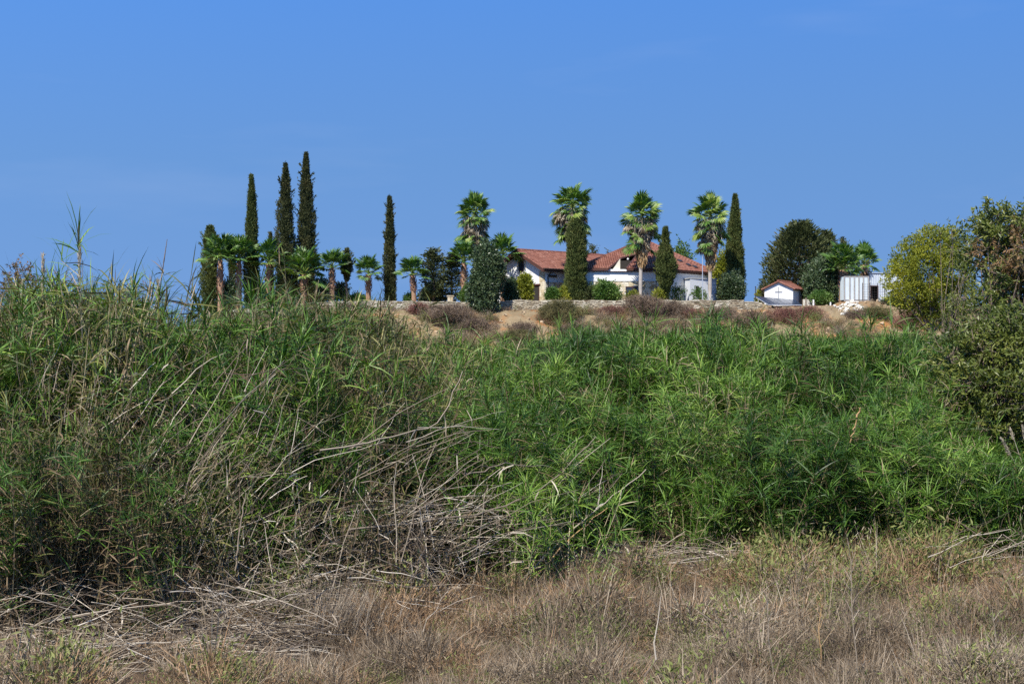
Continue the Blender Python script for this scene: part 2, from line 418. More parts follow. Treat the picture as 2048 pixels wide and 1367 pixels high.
xs = np.unique(np.concatenate([np.linspace(-3000, -80, 14), np.arange(-80, -45, 5), np.arange(-45, 60, .4), np.arange(60, 100, 5), np.linspace(100, 3000, 14)]))
ys = np.unique(np.concatenate([np.linspace(-200, 5, 8), np.arange(5, 40, 1.), np.arange(40, 126, 4), np.arange(126, 150, .33), np.arange(150, 200, 4), np.arange(200, 340, 12), np.linspace(340, 4000, 12)]))
GX, GY = np.meshgrid(xs, ys); GZ = terrain(GX, GY)
V = np.stack([GX, GY, GZ], -1).reshape(-1, 3)
nx, ny = len(xs), len(ys)
ii = (np.arange(ny - 1)[:, None] * nx + np.arange(nx - 1)[None]).ravel()
Fq = np.stack([ii, ii + 1, ii + nx + 1, ii + nx], 1)
link('ground', fast_mesh('ground', V, Fq, M['earth'], smooth=True), kind='structure')

# ------------------------------------------------------------------ stone walls
def stone_wall(x0, x1, topf, depth, label, base_drop=1.3, group=None, size=.25):
    """rubble wall: a mortar core with protruding stones on its front and a coping of flat stones"""
    root = thing('stone_wall', label, 'stone wall', (x0, WY, 0), 0, group)
    core = Mesh(); st = Mesh(); cp = Mesh()
    n = max(2, int((x1 - x0) / 1.0)); X = np.linspace(x0, x1, n + 1)
    for a, b in zip(X[:-1], X[1:]):
        za, zb = topf(a), topf(b)
        core.add([(a-x0, 0, za-base_drop), (b-x0, 0, zb-base_drop), (b-x0, depth, zb-base_drop), (a-x0, depth, za-base_drop),
                  (a-x0, 0, za-.05), (b-x0, 0, zb-.05), (b-x0, depth, zb-.05), (a-x0, depth, za-.05)],
                 [(0,1,5,4),(4,5,6,7),(2,3,7,6)] + ([(3,0,4,7)] if a == X[0] else []) + ([(1,2,6,5)] if b == X[-1] else []))
    x = x0
    rows = int(base_drop / (size * .62))
    for r in range(rows):
        x = x0 + rng.random() * .1
        while x < x1 - .1:
            w = size * rng.uniform(.6, 1.5); h = size * .62 * rng.uniform(.65, 1.1)
            z = topf(x) - .1 - (r + .5) * size * .62 + rng.normal() * .035
            c = (x + w/2 - x0, -.02, z); t = rng.normal() * .08
            j = rng.uniform(.02, .07)
            st.obox(c, (w/2*.92*math.cos(t), 0, w/2*.92*math.sin(t)), (0, j, 0), (-h/2*math.sin(t), 0, h/2*.92*math.cos(t)))
            x += w
    x = x0
    while x < x1 - .05:
        w = rng.uniform(.3, .6); w = min(w, x1 - x)
        z = topf(x + w/2)
        cp.obox((x + w/2 - x0, depth/2 - .02, z + rng.normal() * .015), (w/2*.96, 0, 0), (0, depth/2 + .04, 0), (0, 0, .06))
        x += w
    core.build('mortar_core', M['mortar'], root)
    st.build('facing_stones', M['wallstone'], root, kind='stuff')
    cp.build('coping_stones', M['wallstone'], root, kind='stuff')
    return root
def walltop(x): return float(np.interp(x, TOPX, TOPZ)) + .16 + .03 * math.sin(x * 1.7)
stone_wall(xat(432, WY), xat(655, WY), walltop, .5, 'low rubble garden wall below the two leftmost palms, half hidden by reeds')
stone_wall(xat(657, WY), xat(950, WY), walltop, .5, 'pale rubble garden wall under the lone fan palm and the lone thin cypress')
stone_wall(xat(1000, WY), xat(1488, WY), walltop, .5, 'long pale rubble garden wall running in front of the white villa')
stone_wall(xat(1489, WY), xat(1524, WY), lambda x: walltop(x) - .12, .5, 'short lower end of the rubble wall beside the solar panels')

# ------------------------------------------------------------------ roofs and houses
def clip_v(poly, u):
    vs = []
    n = len(poly)
    for i in range(n):
        a, b = poly[i], poly[(i+1) % n]
        if (a[0] - u) * (b[0] - u) <= 0 and abs(a[0] - b[0]) > 1e-9:
            t = (u - a[0]) / (b[0] - a[0]); vs.append(a[1] + t * (b[1] - a[1]))
    return (min(vs), max(vs)) if len(vs) >= 2 else None

def roof_plane(parent, poly, eave_dir, thick=.10, pitch=.24, course=.40):
    """poly: 3D points of one roof plane, eave_dir: horizontal direction of its eave.
    Builds a deck slab and over it the rows of barrel tiles, each tile its own half-round shell"""
    P = np.array([tuple(p) for p in poly], float)
    u = np.array([eave_dir[0], eave_dir[1], 0.]); u /= np.linalg.norm(u)
    nrm_ = np.zeros(3)
    for i in range(len(P)):
        a, b = P[i], P[(i+1) % len(P)]; nrm_ += np.cross(a - P[0], b - P[0])
    nrm_ = nrm_ / np.linalg.norm(nrm_)
    if nrm_[2] < 0: nrm_ = -nrm_
    v = np.cross(nrm_, u)
    if v[2] < 0: v = -v
    u = u - nrm_ * np.dot(u, nrm_); u /= np.linalg.norm(u)
    o = P[0]
    L2 = [(np.dot(p - o, u), np.dot(p - o, v)) for p in P]
    deck = Mesh(); deck.prism(P - nrm_ * thick, nrm_ * thick * .9)
    deck.build('roof_deck', M['timber'], parent)
    t = Mesh()
    us = np.arange(min(q[0] for q in L2) + pitch/2, max(q[0] for q in L2), pitch)
    for uu in us:
        c = clip_v(L2, uu)
        if c is None: continue
        v0, v1 = c
        k = max(1, int(round((v1 - v0) / course)))
        e = np.linspace(v0, v1, k + 1)
        for a, b in zip(e[:-1], e[1:]):
            if b - a < .05: continue
            w0, w1 = pitch * .50, pitch * .42; lift = .035
            hh = .075
            jit = rng.normal() * .008
            def pt(du, dv, dn): return o + u * (uu + du + jit) + v * dv + nrm_ * dn
            b2 = b + .04
            t.add([pt(-w0, a, lift*.3), pt(-w0*.6, a, hh+lift), pt(w0*.6, a, hh+lift), pt(w0, a, lift*.3),
                   pt(-w1, b2, 0), pt(-w1*.6, b2, hh), pt(w1*.6, b2, hh), pt(w1, b2, 0)],
                  [(0,1,5,4), (1,2,6,5), (2,3,7,6), (3,2,1,0)])
    t.build('roof_tiles', M['tile'], parent, kind='stuff')

def ridge(parent, a, b, name='ridge_tiles'):
    m = Mesh(); a = np.array(tuple(a), float); b = np.array(tuple(b), float)
    d = b - a; Ln = np.linalg.norm(d); k = max(1, int(Ln / .4)); d /= Ln
    for i in range(k):
        p = a + d * Ln * i / k; q = a + d * Ln * (i + 1.12) / k
        m.tube([p + (0, 0, .07), q + (0, 0, .05)], [.14, .11], 6, 0)
    m.build(name, M['tile'], parent, kind='stuff')

def stones_on(parent, a, b, z0, z1, size=.34, skip=()):
    """stone cladding standing 3-6 cm proud of the wall from a to b (plan points), outside on the camera's side"""
    a = np.array(a, float); b = np.array(b, float); d = b - a; Ln = np.linalg.norm(d); d /= Ln
    nn = np.array([d[1], -d[0]])
    m = Mesh(); c = Mesh()
    dn = np.array([nn[0], nn[1], 0]); du = np.array([d[0], d[1], 0])
    z = z0
    while z < z1 - .05:
        h = min(size * rng.uniform(.55, .85), z1 - z); s = 0
        while s < Ln - .02:
            w = min(size * rng.uniform(.7, 1.6), Ln - s)
            cc = s + w/2; zc = z + h/2
            if not any(k[0] - .02 < cc < k[1] + .02 and k[2] < zc < k[3] for k in skip):
                p = np.array([a[0] + d[0]*cc, a[1] + d[1]*cc, zc]) + dn * .03
                m.obox(p, du * w/2 * .93, dn * rng.uniform(.02, .05), np.array([0, 0, h/2 * .92]))
            s += w
        z += h
    m.build('cladding_stones', M['stone'], parent, kind='stuff')

villa = thing('villa', 'white stucco villa with red tiled roofs and honey stone lower walls on the hilltop', 'house', (0, 0, 0))
Z0, ZE = 7.6, 11.72            # below the ground, eave height
ZS = 10.3                      # top of the stone cladding
# left wing, turned 45 degrees: ridge runs back to the right
gA = at(1037, 500, 150.9); rd = np.array([.7071, .7071, 0]); gd = np.array([.7071, -.7071, 0])
apex = np.array(tuple(gA))
half = 4.1
def wing(s, t, z):             # s along the ridge, t across (positive = camera side)
    return np.array([apex[0], apex[1], 0]) + rd * s + gd * t + np.array([0, 0, z])
wl = Mesh()
zap = apex[2] - .12
WL = 15.0
inn = .35
wl.prism([wing(inn, -half+.5, Z0), wing(inn, half-.5, Z0), wing(inn, half-.5, ZE-.02), wing(inn, 0, zap-.12), wing(inn, -half+.5, ZE-.02)], rd * (WL - 1))
wing_o = wl.build('wing_wall', M['stucco'], villa)
wr = link('wing_roof', None, villa)
ov = half - .02
ze2 = ZE - .02
roof_plane(wr, [wing(-.45, ov, ze2), wing(WL, ov, ze2), wing(WL, 0, apex[2]), wing(-.45, 0, apex[2])], rd)
roof_plane(wr, [wing(-.45, -ov, ze2), wing(WL, -ov, ze2), wing(WL, 0, apex[2]), wing(-.45, 0, apex[2])], rd)
ridge(wr, wing(-.45, 0, apex[2]), wing(WL, 0, apex[2]))
fb = Mesh()
for sg in (-1, 1):
    fb.prism([wing(-.48, 0, apex[2]+.02), wing(-.48, sg*ov, ze2+.02), wing(-.48, sg*ov, ze2-.34), wing(-.48, 0, apex[2]-.34)], rd * .06)
fb.build('bargeboard', M['timber'], wr)
fa = Mesh(); fa.prism([wing(-.42, ov+.01, ze2+.0), wing(WL, ov+.01, ze2+.0), wing(WL, ov+.01, ze2-.30), wing(-.42, ov+.01, ze2-.30)], gd * .07)
fa.build('eave_board', M['timber'], wr)
gt = Mesh(); gt.tube([wing(-.4, ov+.14, ze2-.02), wing(WL-1, ov+.14, ze2-.02)], .07, 6); gt.build('gutter', M['darkmetal'], wr)
# stone on the side wall and a stone corner pier, string course between stone and white stucco
pa = wing(inn, half-.5, 0)[:2]; pb = wing(WL-1, half-.5, 0)[:2]
sc = link('stone_cladding', None, villa)
stones_on(sc, pa, pb, Z0+.3, ZS)
stones_on(sc, wing(inn, half-1.3, 0)[:2], wing(inn, half-.5, 0)[:2], Z0+.3, ZE-.1)
sb = Mesh(); sb.prism([wing(inn, half-.5, ZS), wing(WL-1, half-.5, ZS), wing(WL-1, half-.5, ZS+.09), wing(inn, half-.5, ZS+.09)], gd * .10)
sb.build('string_course', M['grout'], villa)
# oval window in the gable
def ellipse(c, ux, uz, rx, rz_, n=20): return [c + ux * rx * math.cos(t) + uz * rz_ * math.sin(t) for t in np.linspace(0, 2*math.pi, n, endpoint=False)]
oc = wing(inn, .12, 12.15); ez = np.array([0, 0, 1.])
ow = link('oval_window', None, villa)
m = Mesh(); m.prism(ellipse(oc - rd*.02, gd, ez, .36, .62), -rd * .06); m.build('pane', M['glass'], ow)
m = Mesh(); P = ellipse(oc - rd*.06, gd, ez, .40, .66, 24); P.append(P[0]); m.tube(P, .06, 5, cap=False); m.build('frame', M['timber'], ow)
m = Mesh()
for i in range(16):
    t = i / 16 * 2 * math.pi; c = oc + gd * .56 * math.cos(t) + ez * .84 * math.sin(t) - rd * .03
    m.obox(c, gd * .10, rd * .045, ez * .11)
m.build('stone_surround', M['stone'], ow)
# near-black panel painting the shade of the door opening in the gable
dr = link('door', None, villa)
m = Mesh(); c = wing(inn - .02, half - 1.85, (Z0 + 10.0) / 2); m.obox(c, gd * .52, rd * .03, ez * (10.0 - Z0) / 2); m.build('door_panel', M['interior_shade'], dr)
m = Mesh(); m.obox(wing(inn - .08, half - 1.85, 10.08), gd * .75, rd * .10, ez * .08); m.build('lintel', M['timber'], dr)
m = Mesh(); m.obox(wing(inn - .05, half - 2.4, 9), gd * .05, rd * .05, ez * 1.0); m.obox(wing(inn - .05, half - 1.30, 9), gd * .05, rd * .05, ez * 1.0); m.build('door_frame', M['timber'], dr)
# downpipe at the near corner and its small lamp bracket
m = Mesh(); q = wing(inn + .35, half - .5 + .12, 0)
m.tube([q + (0, 0, ze2-.05) + gd*.5, q + (0, 0, 11.25) + gd*.35, q + (0, 0, 11.0), q + (0, 0, 7.9)], .065, 6); m.build('downpipe', M['darkmetal'], villa)
m = Mesh(); q2 = wing(inn + 1.1, half - .5, 11.0); m.obox(q2 + gd*.12, rd*.5, gd*.12, ez*.10); m.build('wall_lamp', M['darkmetal'], villa)

# main block: hipped roof over a five sided plan
pA = at(1150, 537, 148.4); pB = at(1322, 540, 148.6); pC = at(1436, 547, 158.2)
pD = at(1330, 555, 176.0); pE = at(1190, 552, 168.0)
AP = np.array(tuple(at(1288, 480, 157.0)))
cor = [np.array([p[0], p[1], ZE]) for p in (pA, pB, pC, pD, pE)]
cen = sum(cor) / 5
def inset(p, d=.24):
    v = cen - p; v[2] = 0; return p + v / np.linalg.norm(v) * d * 1.25
ins = [inset(c) for c in cor]
mb = Mesh()
mb.prism([np.array([p[0], p[1], Z0]) for p in ins], np.array([0, 0, ZE - .03 - Z0]))
mb.build('main_wall', M['stucco'], villa)
mr_ = link('main_roof', None, villa)
def lerp(a, b, t): return a + (b - a) * t
# left slope of the front reaches the recess; right slope is the lower front roof
fA, fB = cor[0], cor[1]
cutL, cutR = lerp(fA, fB, .385), lerp(fA, fB, .60)
nrm_front = np.cross(fB - fA, AP - fA); nrm_front /= np.linalg.norm(nrm_front)
upv = lambda p, k: lerp(p, AP, k)
topL, topR = upv(cutL, .36), upv(lerp(fA, fB, .66), .50)
# slope 1 (left of the recess), slope above the recess, slope 2 (right of it)
ed = fB - fA
roof_plane(mr_, [fA, cutL, topL, AP], ed)
roof_plane(mr_, [topL, topR, AP], ed)
roof_plane(mr_, [cutR, fB, AP, topR], ed)
roof_plane(mr_, [cor[1], cor[2], AP], cor[2] - cor[1])
roof_plane(mr_, [cor[2], cor[3], AP], cor[3] - cor[2])
roof_plane(mr_, [cor[3], cor[4], AP], cor[4] - cor[3])
roof_plane(mr_, [cor[4], cor[0], AP], cor[0] - cor[4])
for c_ in cor: ridge(mr_, c_, AP, 'hip_tiles')
fm = Mesh()
for a, b in ((cor[0], cutL), (cutR, cor[1]), (cor[1], cor[2]), (cor[2], cor[3]), (cor[3], cor[4]), (cor[4], cor[0])):
    d = b - a; nn = np.array([d[1], -d[0], 0]); nn /= np.linalg.norm(nn)
    fm.prism([a + (0,0,.0), b + (0,0,.0), b - (0,0,.20), a - (0,0,.20)], nn * .07)
fm.build('eave_board', M['timber'], mr_)
sm = Mesh()      # dark timber soffit under the whole roof
sm.prism([c + (0, 0, -.30) + unit(cen - c) * .05 for c in cor], np.array([0, 0, .05])); sm.build('soffit', M['timber'], mr_)
# the recess: rafters edge, white cheek, near-black sheet painted as the shade inside and a small white sphere lamp
rc = link('roof_recess', None, villa)
ez3 = np.array([0, 0, 1.])
fn = np.array([0, 1., 0])
wz = np.array([0, 0, ZE])
bk = 2.6
m = Mesh(); c0 = cutL + (.3, .75, 0); c1 = lerp(cutL, cutR, .68) + (0, .75, 0)
m.prism([c0 - (0,0,.35), c1 - (0,0,.35), c1 + (0,0,1.12), c0 + (.55,0,.42)], (0, .25, 0)); m.build('cheek_wall', M['cream'], rc)
oa = np.array([c1[0] - .6, fA[1] + 2.5, ZE]); ob = np.array([topR[0] + .3, fA[1] + 2.5, ZE])
m = Mesh(); m.prism([oa - (0,0,.2), ob - (0,0,.2), ob + (0,0,1.0), oa + (0,0,1.0)], (0, .1, 0)); m.build('opening', M['interior_shade'], rc)
m = Mesh(); m.tube([cutL, topL], .12, 5); m.tube([topL, topR], .12, 5); m.tube([cutR, topR], .12, 5); m.build('verge_board', M['timber'], rc)
m = Mesh(); lc = at(1256, 518, 148.9)
for k in range(4):
    pass
th = np.linspace(0, math.pi, 6)
m.tube([np.array(tuple(lc)) + (0, 0, .12 * math.cos(t)) for t in th[::-1]], [max(.005, .12 * math.sin(t)) for t in th], 8); m.build('globe_lamp', M['stucco'], rc)
# stone cladding and string course on the front and the right wall
fa2, fb2 = ins[0], ins[1]
FW = np.linalg.norm(fb2 - fa2)
wx0 = (xat(1250, 149.4) - fa2[0]); wx1 = (xat(1277, 149.4) - fa2[0])
wz1 = zat(573, 149.3)
sc2 = link('stone_cladding', None, villa)
ZS2 = zat(563, 149.3)
stones_on(sc2, fa2[:2], fb2[:2], Z0 + .2, ZS2, skip=[(wx0, wx1, 0, wz1)])
d = (fb2 - fa2) / FW; nf = np.array([d[1], -d[0], 0])
m = Mesh(); m.prism([fa2*(1,1,0) + (0,0,ZS2), fb2*(1,1,0) + (0,0,ZS2), fb2*(1,1,0) + (0,0,ZS2+.08), fa2*(1,1,0) + (0,0,ZS2+.08)], nf * .10); m.build('string_course', M['grout'], villa)
win = link('window', None, villa)
m = Mesh(); a = fa2 * (1,1,0) + d * wx0; b = fa2 * (1,1,0) + d * wx1
m.prism([a + (0,0,Z0+.3), b + (0,0,Z0+.3), b + (0,0,wz1), a + (0,0,wz1)], nf * .02); m.build('pane', M['glass'], win)
m = Mesh()
for p, q_ in ((a, a + d*.08), (b - d*.08, b), ((a+b)/2 - d*.04, (a+b)/2 + d*.04)):
    m.prism([p + (0,0,Z0+.3), q_ + (0,0,Z0+.3), q_ + (0,0,wz1), p + (0,0,wz1)], nf * .07)
m.prism([a + (0,0,wz1-.09), b + (0,0,wz1-.09), b + (0,0,wz1), a + (0,0,wz1)], nf * .08); m.build('frame', M['timber'], win)
for px in (1311, 1198):
    m = Mesh(); x = xat(px, 149.2); p = np.array([x, fa2[1] - .13, 0]); m.tube([p + (0, -.45, ZE-.1), p + (0, 0, ZE-.55), p + (0, 0, 7.9)], .06, 6)
    if px == 1311: m.build('downpipe', M['darkmetal'], villa)
for px, py in ((1359, 523), (1376, 531), (1389, 535)):
    q = np.array(tuple(at(px, py, 156.0)));
    n3 = np.cross(cor[2] - cor[1], AP - cor[1]); n3 /= np.linalg.norm(n3); n3 = n3 if n3[2] > 0 else -n3
    k = np.dot(cor[1] - q, n3) / n3[1] if abs(n3[1]) > 1e-6 else 0
    dirv = unit(q - np.array([0, 0, EYE])); tt = np.dot(cor[1] - np.array([0,0,EYE]), n3) / np.dot(dirv, n3)
    q = np.array([0, 0, EYE]) + dirv * tt
    e1 = unit(cor[2] - cor[1]); e2 = np.cross(n3, e1)
    m = Mesh(); m.obox(q + n3 * .12, e1 * .35, e2 * .22, n3 * .06); m.build('roof_vent', M['darkmetal'], mr_)
# flat roofed annex at the right end
an = link('annex', None, villa)
a0 = np.array([xat(1380, 151.0), 151.0, Z0]); a1 = np.array([xat(1433, 153.2), 153.2, Z0]); zt = zat(557, 151)
nb = np.array([-.2, 1, 0.])
m = Mesh(); m.prism([a0, a1, a1 + nb*6, a0 + nb*6], (0, 0, zt - Z0)); m.build('annex_wall', M['shade_wall'], an)
m = Mesh(); m.prism([a0 + (-.1,-.1,zt-Z0+.002), a1 + (.1,-.1,zt-Z0+.002), a1 + nb*6 + (0,0,zt-Z0+.002), a0 + nb*6 + (0,0,zt-Z0+.002)], (0, 0, .10)); m.build('parapet_cap', M['grout'], an)
m = Mesh(); c = a0 * (1,1,0) + (a1 - a0) * (1,1,0) * .26 + np.array([0, 0, zat(582, 152)]); d2 = unit(a1 - a0); n2_ = np.array([d2[1], -d2[0], 0]); m.obox(c + n2_*.0, d2*.2, n2_*.08, ez*.55); m.build('window', M['glass'], an)

# chapel with the cross
ph = R(28)
gx = np.array([math.cos(ph), math.sin(ph) * -1, 0]) * 1.0
# gable plane direction: to the right and nearer; ridge goes back to the right
gx = np.array([math.cos(ph), math.sin(ph), 0]); rx = np.array([-math.sin(ph), math.cos(ph), 0])
gx = np.array([math.cos(R(-0.1)), 0, 0])
def chapel():
    f = R(27.2)
    side = np.array([math.cos(f), -math.sin(f), 0])      # normal of the right hand side wall (shaded)
    gn = np.array([-math.sin(f), -math.cos(f), 0])       # normal of the gable front
    back = -gn
    Yc = 149.0
    p0 = np.array([xat(1531, Yc), Yc, 0]); wd = (xat(1583, Yc) - xat(1531, Yc)) / math.cos(f)
    zb, ze, za = 7.4, zat(578, Yc) , zat(565, Yc)
    p0 = p0 + (0, 0.6, 0)
    c = p0 + side * wd / 2
    dep = 5.0
    r = thing('chapel', 'tiny white chapel with a red tiled gable roof and a cross on its front wall', 'chapel', (0, 0, 0))
    m = Mesh()
    m.prism([p0 + (0,0,zb), p0 + side*wd + (0,0,zb), p0 + side*wd + (0,0,ze), c + (0,0,za+.02), p0 + (0,0,ze)], back * dep)
    m.build('wall', M['stucco'], r)
    rf = link('roof', None, r)
    o = .28
    for sg in (-1, 1):
        e = c + side * sg * (wd/2 + o)
        zee = ze - (za - ze) * o / (wd/2)
        roof_plane(rf, [e + (0,0,zee+.08) - back*.25, e + (0,0,zee+.08) + back*(dep+.25), c + (0,0,za+.10) + back*(dep+.25), c + (0,0,za+.10) - back*.25], back, thick=.07, pitch=.2)
    ridge(rf, c + (0,0,za+.12) - back*.25, c + (0,0,za+.12) + back*(dep+.25))
    m = Mesh()
    zc = zat(588, Yc)
    cc = p0 + side * wd * .5 + gn * .03
    m.obox(cc + (0,0,zc), side*.045, gn*.03, ez*.78); m.obox(cc + (0,0,zc+.25), side*.40, gn*.03, ez*.045)
    m.build('cross', M['greymetal'], r)
    m = Mesh(); q = p0 + side*(wd+.03) + back*2.4 + (0,0,zb); m.obox(q + (0,0,.95), side*.03, back*.4, ez*.95); m.build('door', M['greymetal'], r)
chapel()

# solar panels
def solar():
    r = thing('solar_array', 'tilted row of dark blue solar panels in front of the tiny chapel', 'solar panels', (0, 0, 0))
    a = at(1510, 593, 147.5); b = at(1537, 609, 143.9); c = at(1604, 610, 144.2); d = at(1590, 600, 147.8)
    A, B, C_, D = [np.array(tuple(k)) for k in (a, b, c, d)]
    n = 6
    for i in range(n):
        q = [lerp(A, D, i/n + .006), lerp(B, C_, i/n + .006), lerp(B, C_, (i+1)/n - .006), lerp(A, D, (i+1)/n - .006)]
        nn = np.cross(q[1]-q[0], q[2]-q[0]); nn /= np.linalg.norm(nn); nn = nn if nn[2] > 0 else -nn
        m = Mesh(); m.prism(q, nn * .05); m.build('panel', M['solar'], r)
    m = Mesh()
    for p, q in ((A, D), (B, C_), (A, B), (D, C_)): m.tube([p - (0,0,.02), q - (0,0,.02)], .045, 4)
    m.build('frame', M['alu'], r)
    for p in (lerp(A, B, .25), lerp(D, C_, .25), lerp(A, B, .85), lerp(D, C_, .85)):
        m = Mesh(); m.tube([p, (p[0], p[1], tz(p[0], p[1]) - .2)], .04, 4); m.build('leg', M['alu'], r)
solar()

# container and corrugated shed
def container():
    Y = 146.5
    x0, x1 = xat(1688, Y), xat(1738, Y); z0, z1 = zat(602, Y), zat(552, Y)
    r = thing('shipping_container', 'white ribbed steel container with rust streaks beside the brown palm trunk', 'container', (x0, Y, z0))
    w, h, dep = x1 - x0, z1 - z0, 6.0
    m = Mesh(); m.box((.06, .06, .1), (w-.06, dep, h-.02)); m.build('body', M['container'], r)
    n = 5
    for i in range(n):
        a = .12 + (w - .24) * i / n; b = .12 + (w - .24) * (i + 1) / n
        mm = Mesh(); mm.prism([(a+.02, 0, .16), (b-.02, 0, .16), (b-.02, 0, h-.14), (a+.02, 0, h-.14)], (0, .05, 0)); mm.build('panel', M['container'], r)
    mm = Mesh()
    for i in range(1, n):
        a = .12 + (w - .24) * i / n; mm.prism([(a-.06, -.09, .12), (a+.06, -.09, .12), (a+.06, -.09, h-.1), (a-.06, -.09, h-.1)], (0, .12, 0))
    mm.build('ribs', M['container_edge'], r)
    mm = Mesh(); mm.box((0, -.03, 0), (.10, .08, h)); mm.box((w-.10, -.03, 0), (w, .08, h)); mm.box((.10, -.03, 0), (w-.10, .08, .12)); mm.box((.10, -.03, h-.11), (w-.10, .08, h)); mm.build('end_frame', M['container_edge'], r)
    mm = Mesh()
    for k in range(20):
        yy = .2 + k * .29; mm.box((w-.06, yy, .15), (w-.01, yy+.15, h-.1)); mm.box((.01, yy, .15), (.06, yy+.15, h-.1))
    mm.build('side_ribs', M['container'], r, kind='stuff')
container()
def shed():
    Y = 151.0
    x0, x1 = xat(1739, Y), xat(1812, Y); z0, z1 = zat(606, Y), zat(546, Y)
    r = thing('metal_shed', 'corrugated pale metal shed with a dark doorway, right of the container', 'shed', (x0, Y, z0))
    w, h, dep = x1 - x0, z1 - z0, 4.0
    ax0, ax1, az = xat(1742, Y) - x0, xat(1755.5, Y) - x0, zat(572, Y) - z0
    def sheet(a, b, c, d, y=0):
        m = Mesh(); n = max(2, int((b - a) / .11)); X = np.linspace(a, b, n + 1)
        for i in range(n):
            ya = y + (.05 if i % 2 else 0); yb = y + (0 if i % 2 else .05)
            m.add([(X[i], ya, c), (X[i+1], yb, c), (X[i+1], yb, d), (X[i], ya, d)], [(0, 1, 2, 3)])
        return m
    sheet(0, ax0, 0, h).build('wall_sheet', M['shed'], r)
    sheet(ax0, ax1, az, h).build('wall_sheet', M['shed'], r)
    sheet(ax1, w, 0, h).build('wall_sheet', M['shed'], r)
    m = Mesh(); m.box((0, .3, 0), (.05, dep, h)); m.box((w-.05, .3, 0), (w, dep, h)); m.box((.05, dep-.05, 0), (w-.05, dep, h)); m.build('side_wall', M['shed'], r)
    m = Mesh(); m.box((-.1, -.1, h), (w+.1, dep+.1, h+.06)); m.build('roof', M['shed'], r)
    m = Mesh(); m.box((ax0-.06, -.04, 0), (ax0, .02, az)); m.box((ax1, -.04, 0), (ax1+.06, .02, az)); m.box((ax0-.06, -.04, az), (ax1+.06, .02, az+.07)); m.build('door_frame', M['timber'], r)
    m = Mesh(); m.box((ax0, 1.2, 0), (ax1+.6, 1.25, az+.2)); m.build('doorway_shade_sheet', M['interior_shade'], r)  # dark sheet behind the doorway, painted as the shade within
shed()

def wire_fence():
    Y = 144.6
    r = thing('wire_fence', 'thin wire mesh fence with dark posts in front of the corrugated shed', 'fence', (0, 0, 0))
    xs_ = np.linspace(xat(1725, Y), xat(1815, Y), 7)
    for x in xs_:
        z = tz(x, Y); m = Mesh(); m.tube([(x, Y, z - .2), (x, Y, z + 1.9)], .035, 5); m.build('post', M['darkmetal'], r)
    m = Mesh()
    for k in range(7):
        P = [(x, Y - .04, tz(x, Y) + .2 + k * .26) for x in xs_]; m.tube(P, .010, 3)
    for x in np.arange(xs_[0], xs_[-1], .25):
        z = tz(x, Y); m.tube([(x, Y - .05, z + .15), (x, Y - .05, z + 1.8)], .008, 3)
    m.build('wire_mesh', M['darkmetal'], r, kind='stuff')
wire_fence()

def post(name, px, py0, py1, Y, rad, mat, label, cat, cap=None, group=None):
    x = xat(px, Y); z1 = zat(py0, Y); z0 = min(zat(py1, Y), tz(x, Y)) - .1
    m = Mesh(); m.tube([(0, 0, 0), (0, 0, z1 - z0)], [rad, rad * .8], 6)
    if cap: m.obox((0, 0, z1 - z0), (cap, 0, 0), (0, cap, 0), (0, 0, cap * .6))
    o = m.build(name, mat, None, label=label, cat=cat, group=group); o.location = (x, Y, z0); return o
post('flag_pole', 1405, 508, 600, 146.2, .05, M['alu'], 'thin pale pole left of the palm in front of the flat roofed annex', 'pole')
post('fence_post', 1511, 573, 612, 144.0, .05, M['darkmetal'], 'lone dark thin post at the end of the garden wall', 'post', .06)
post('fence_post', 1612, 595, 612, 145.5, .09, M['bark'], 'short brown post just right of the chapel', 'post')
post('fence_post', 1627, 599, 609, 146.5, .10, M['stucco'], 'short white post between chapel and container', 'post')
post('fence_post', 1661, 604, 610, 146.5, .09, M['stucco'], 'stubby white post left of the container palm', 'post')
# stone pillar and low stone wall piece
def pillar():
    x, Y = xat(901, 148), 148.0; z = tz(x, Y)
    r = thing('stone_pillar', 'small honey stone pillar behind the wall, left of the dark round tree', 'pillar', (x, Y, z - .2))
    m = Mesh(); m.box((-.3, -.3, 0), (.3, .3, 1.05)); m.build('shaft', M['mortar'], r)
    m = Mesh()
    for k in range(5):
        for s_ in (-1, 1): m.box((-.28 if s_ < 0 else .02, -.335, .05 + k*.2), (-.02 if s_ < 0 else .28, -.305, .22 + k*.2))
    m.build('facing_stones', M['stone'], r, kind='stuff')
    m = Mesh(); m.box((-.38, -.38, 1.055), (.38, .38, 1.2)); m.build('cap', M['wallstone'], r)
pillar()
def lowwall():
    x0, x1 = xat(1606, 147.5), xat(1626, 147.5); z = tz(x0, 147.5)
    r = thing('low_stone_wall', 'short pale stone wall stub right of the tiny chapel', 'stone wall', (x0, 147.5, z - .2))
    m = Mesh(); m.box((0, 0, 0), (x1-x0, .4, .95)); m.build('core', M['mortar'], r)
    m = Mesh()
    for k in range(5):
        s_ = 0
        while s_ < x1 - x0 - .12:
            w = rng.uniform(.15, .3); m.box((s_+.01, -.05, .02+k*.185), (min(s_+w, x1-x0)-.01, -.005, .18+k*.185)); s_ += w
    m.build('facing_stones', M['limestone'], r, kind='stuff')
lowwall()

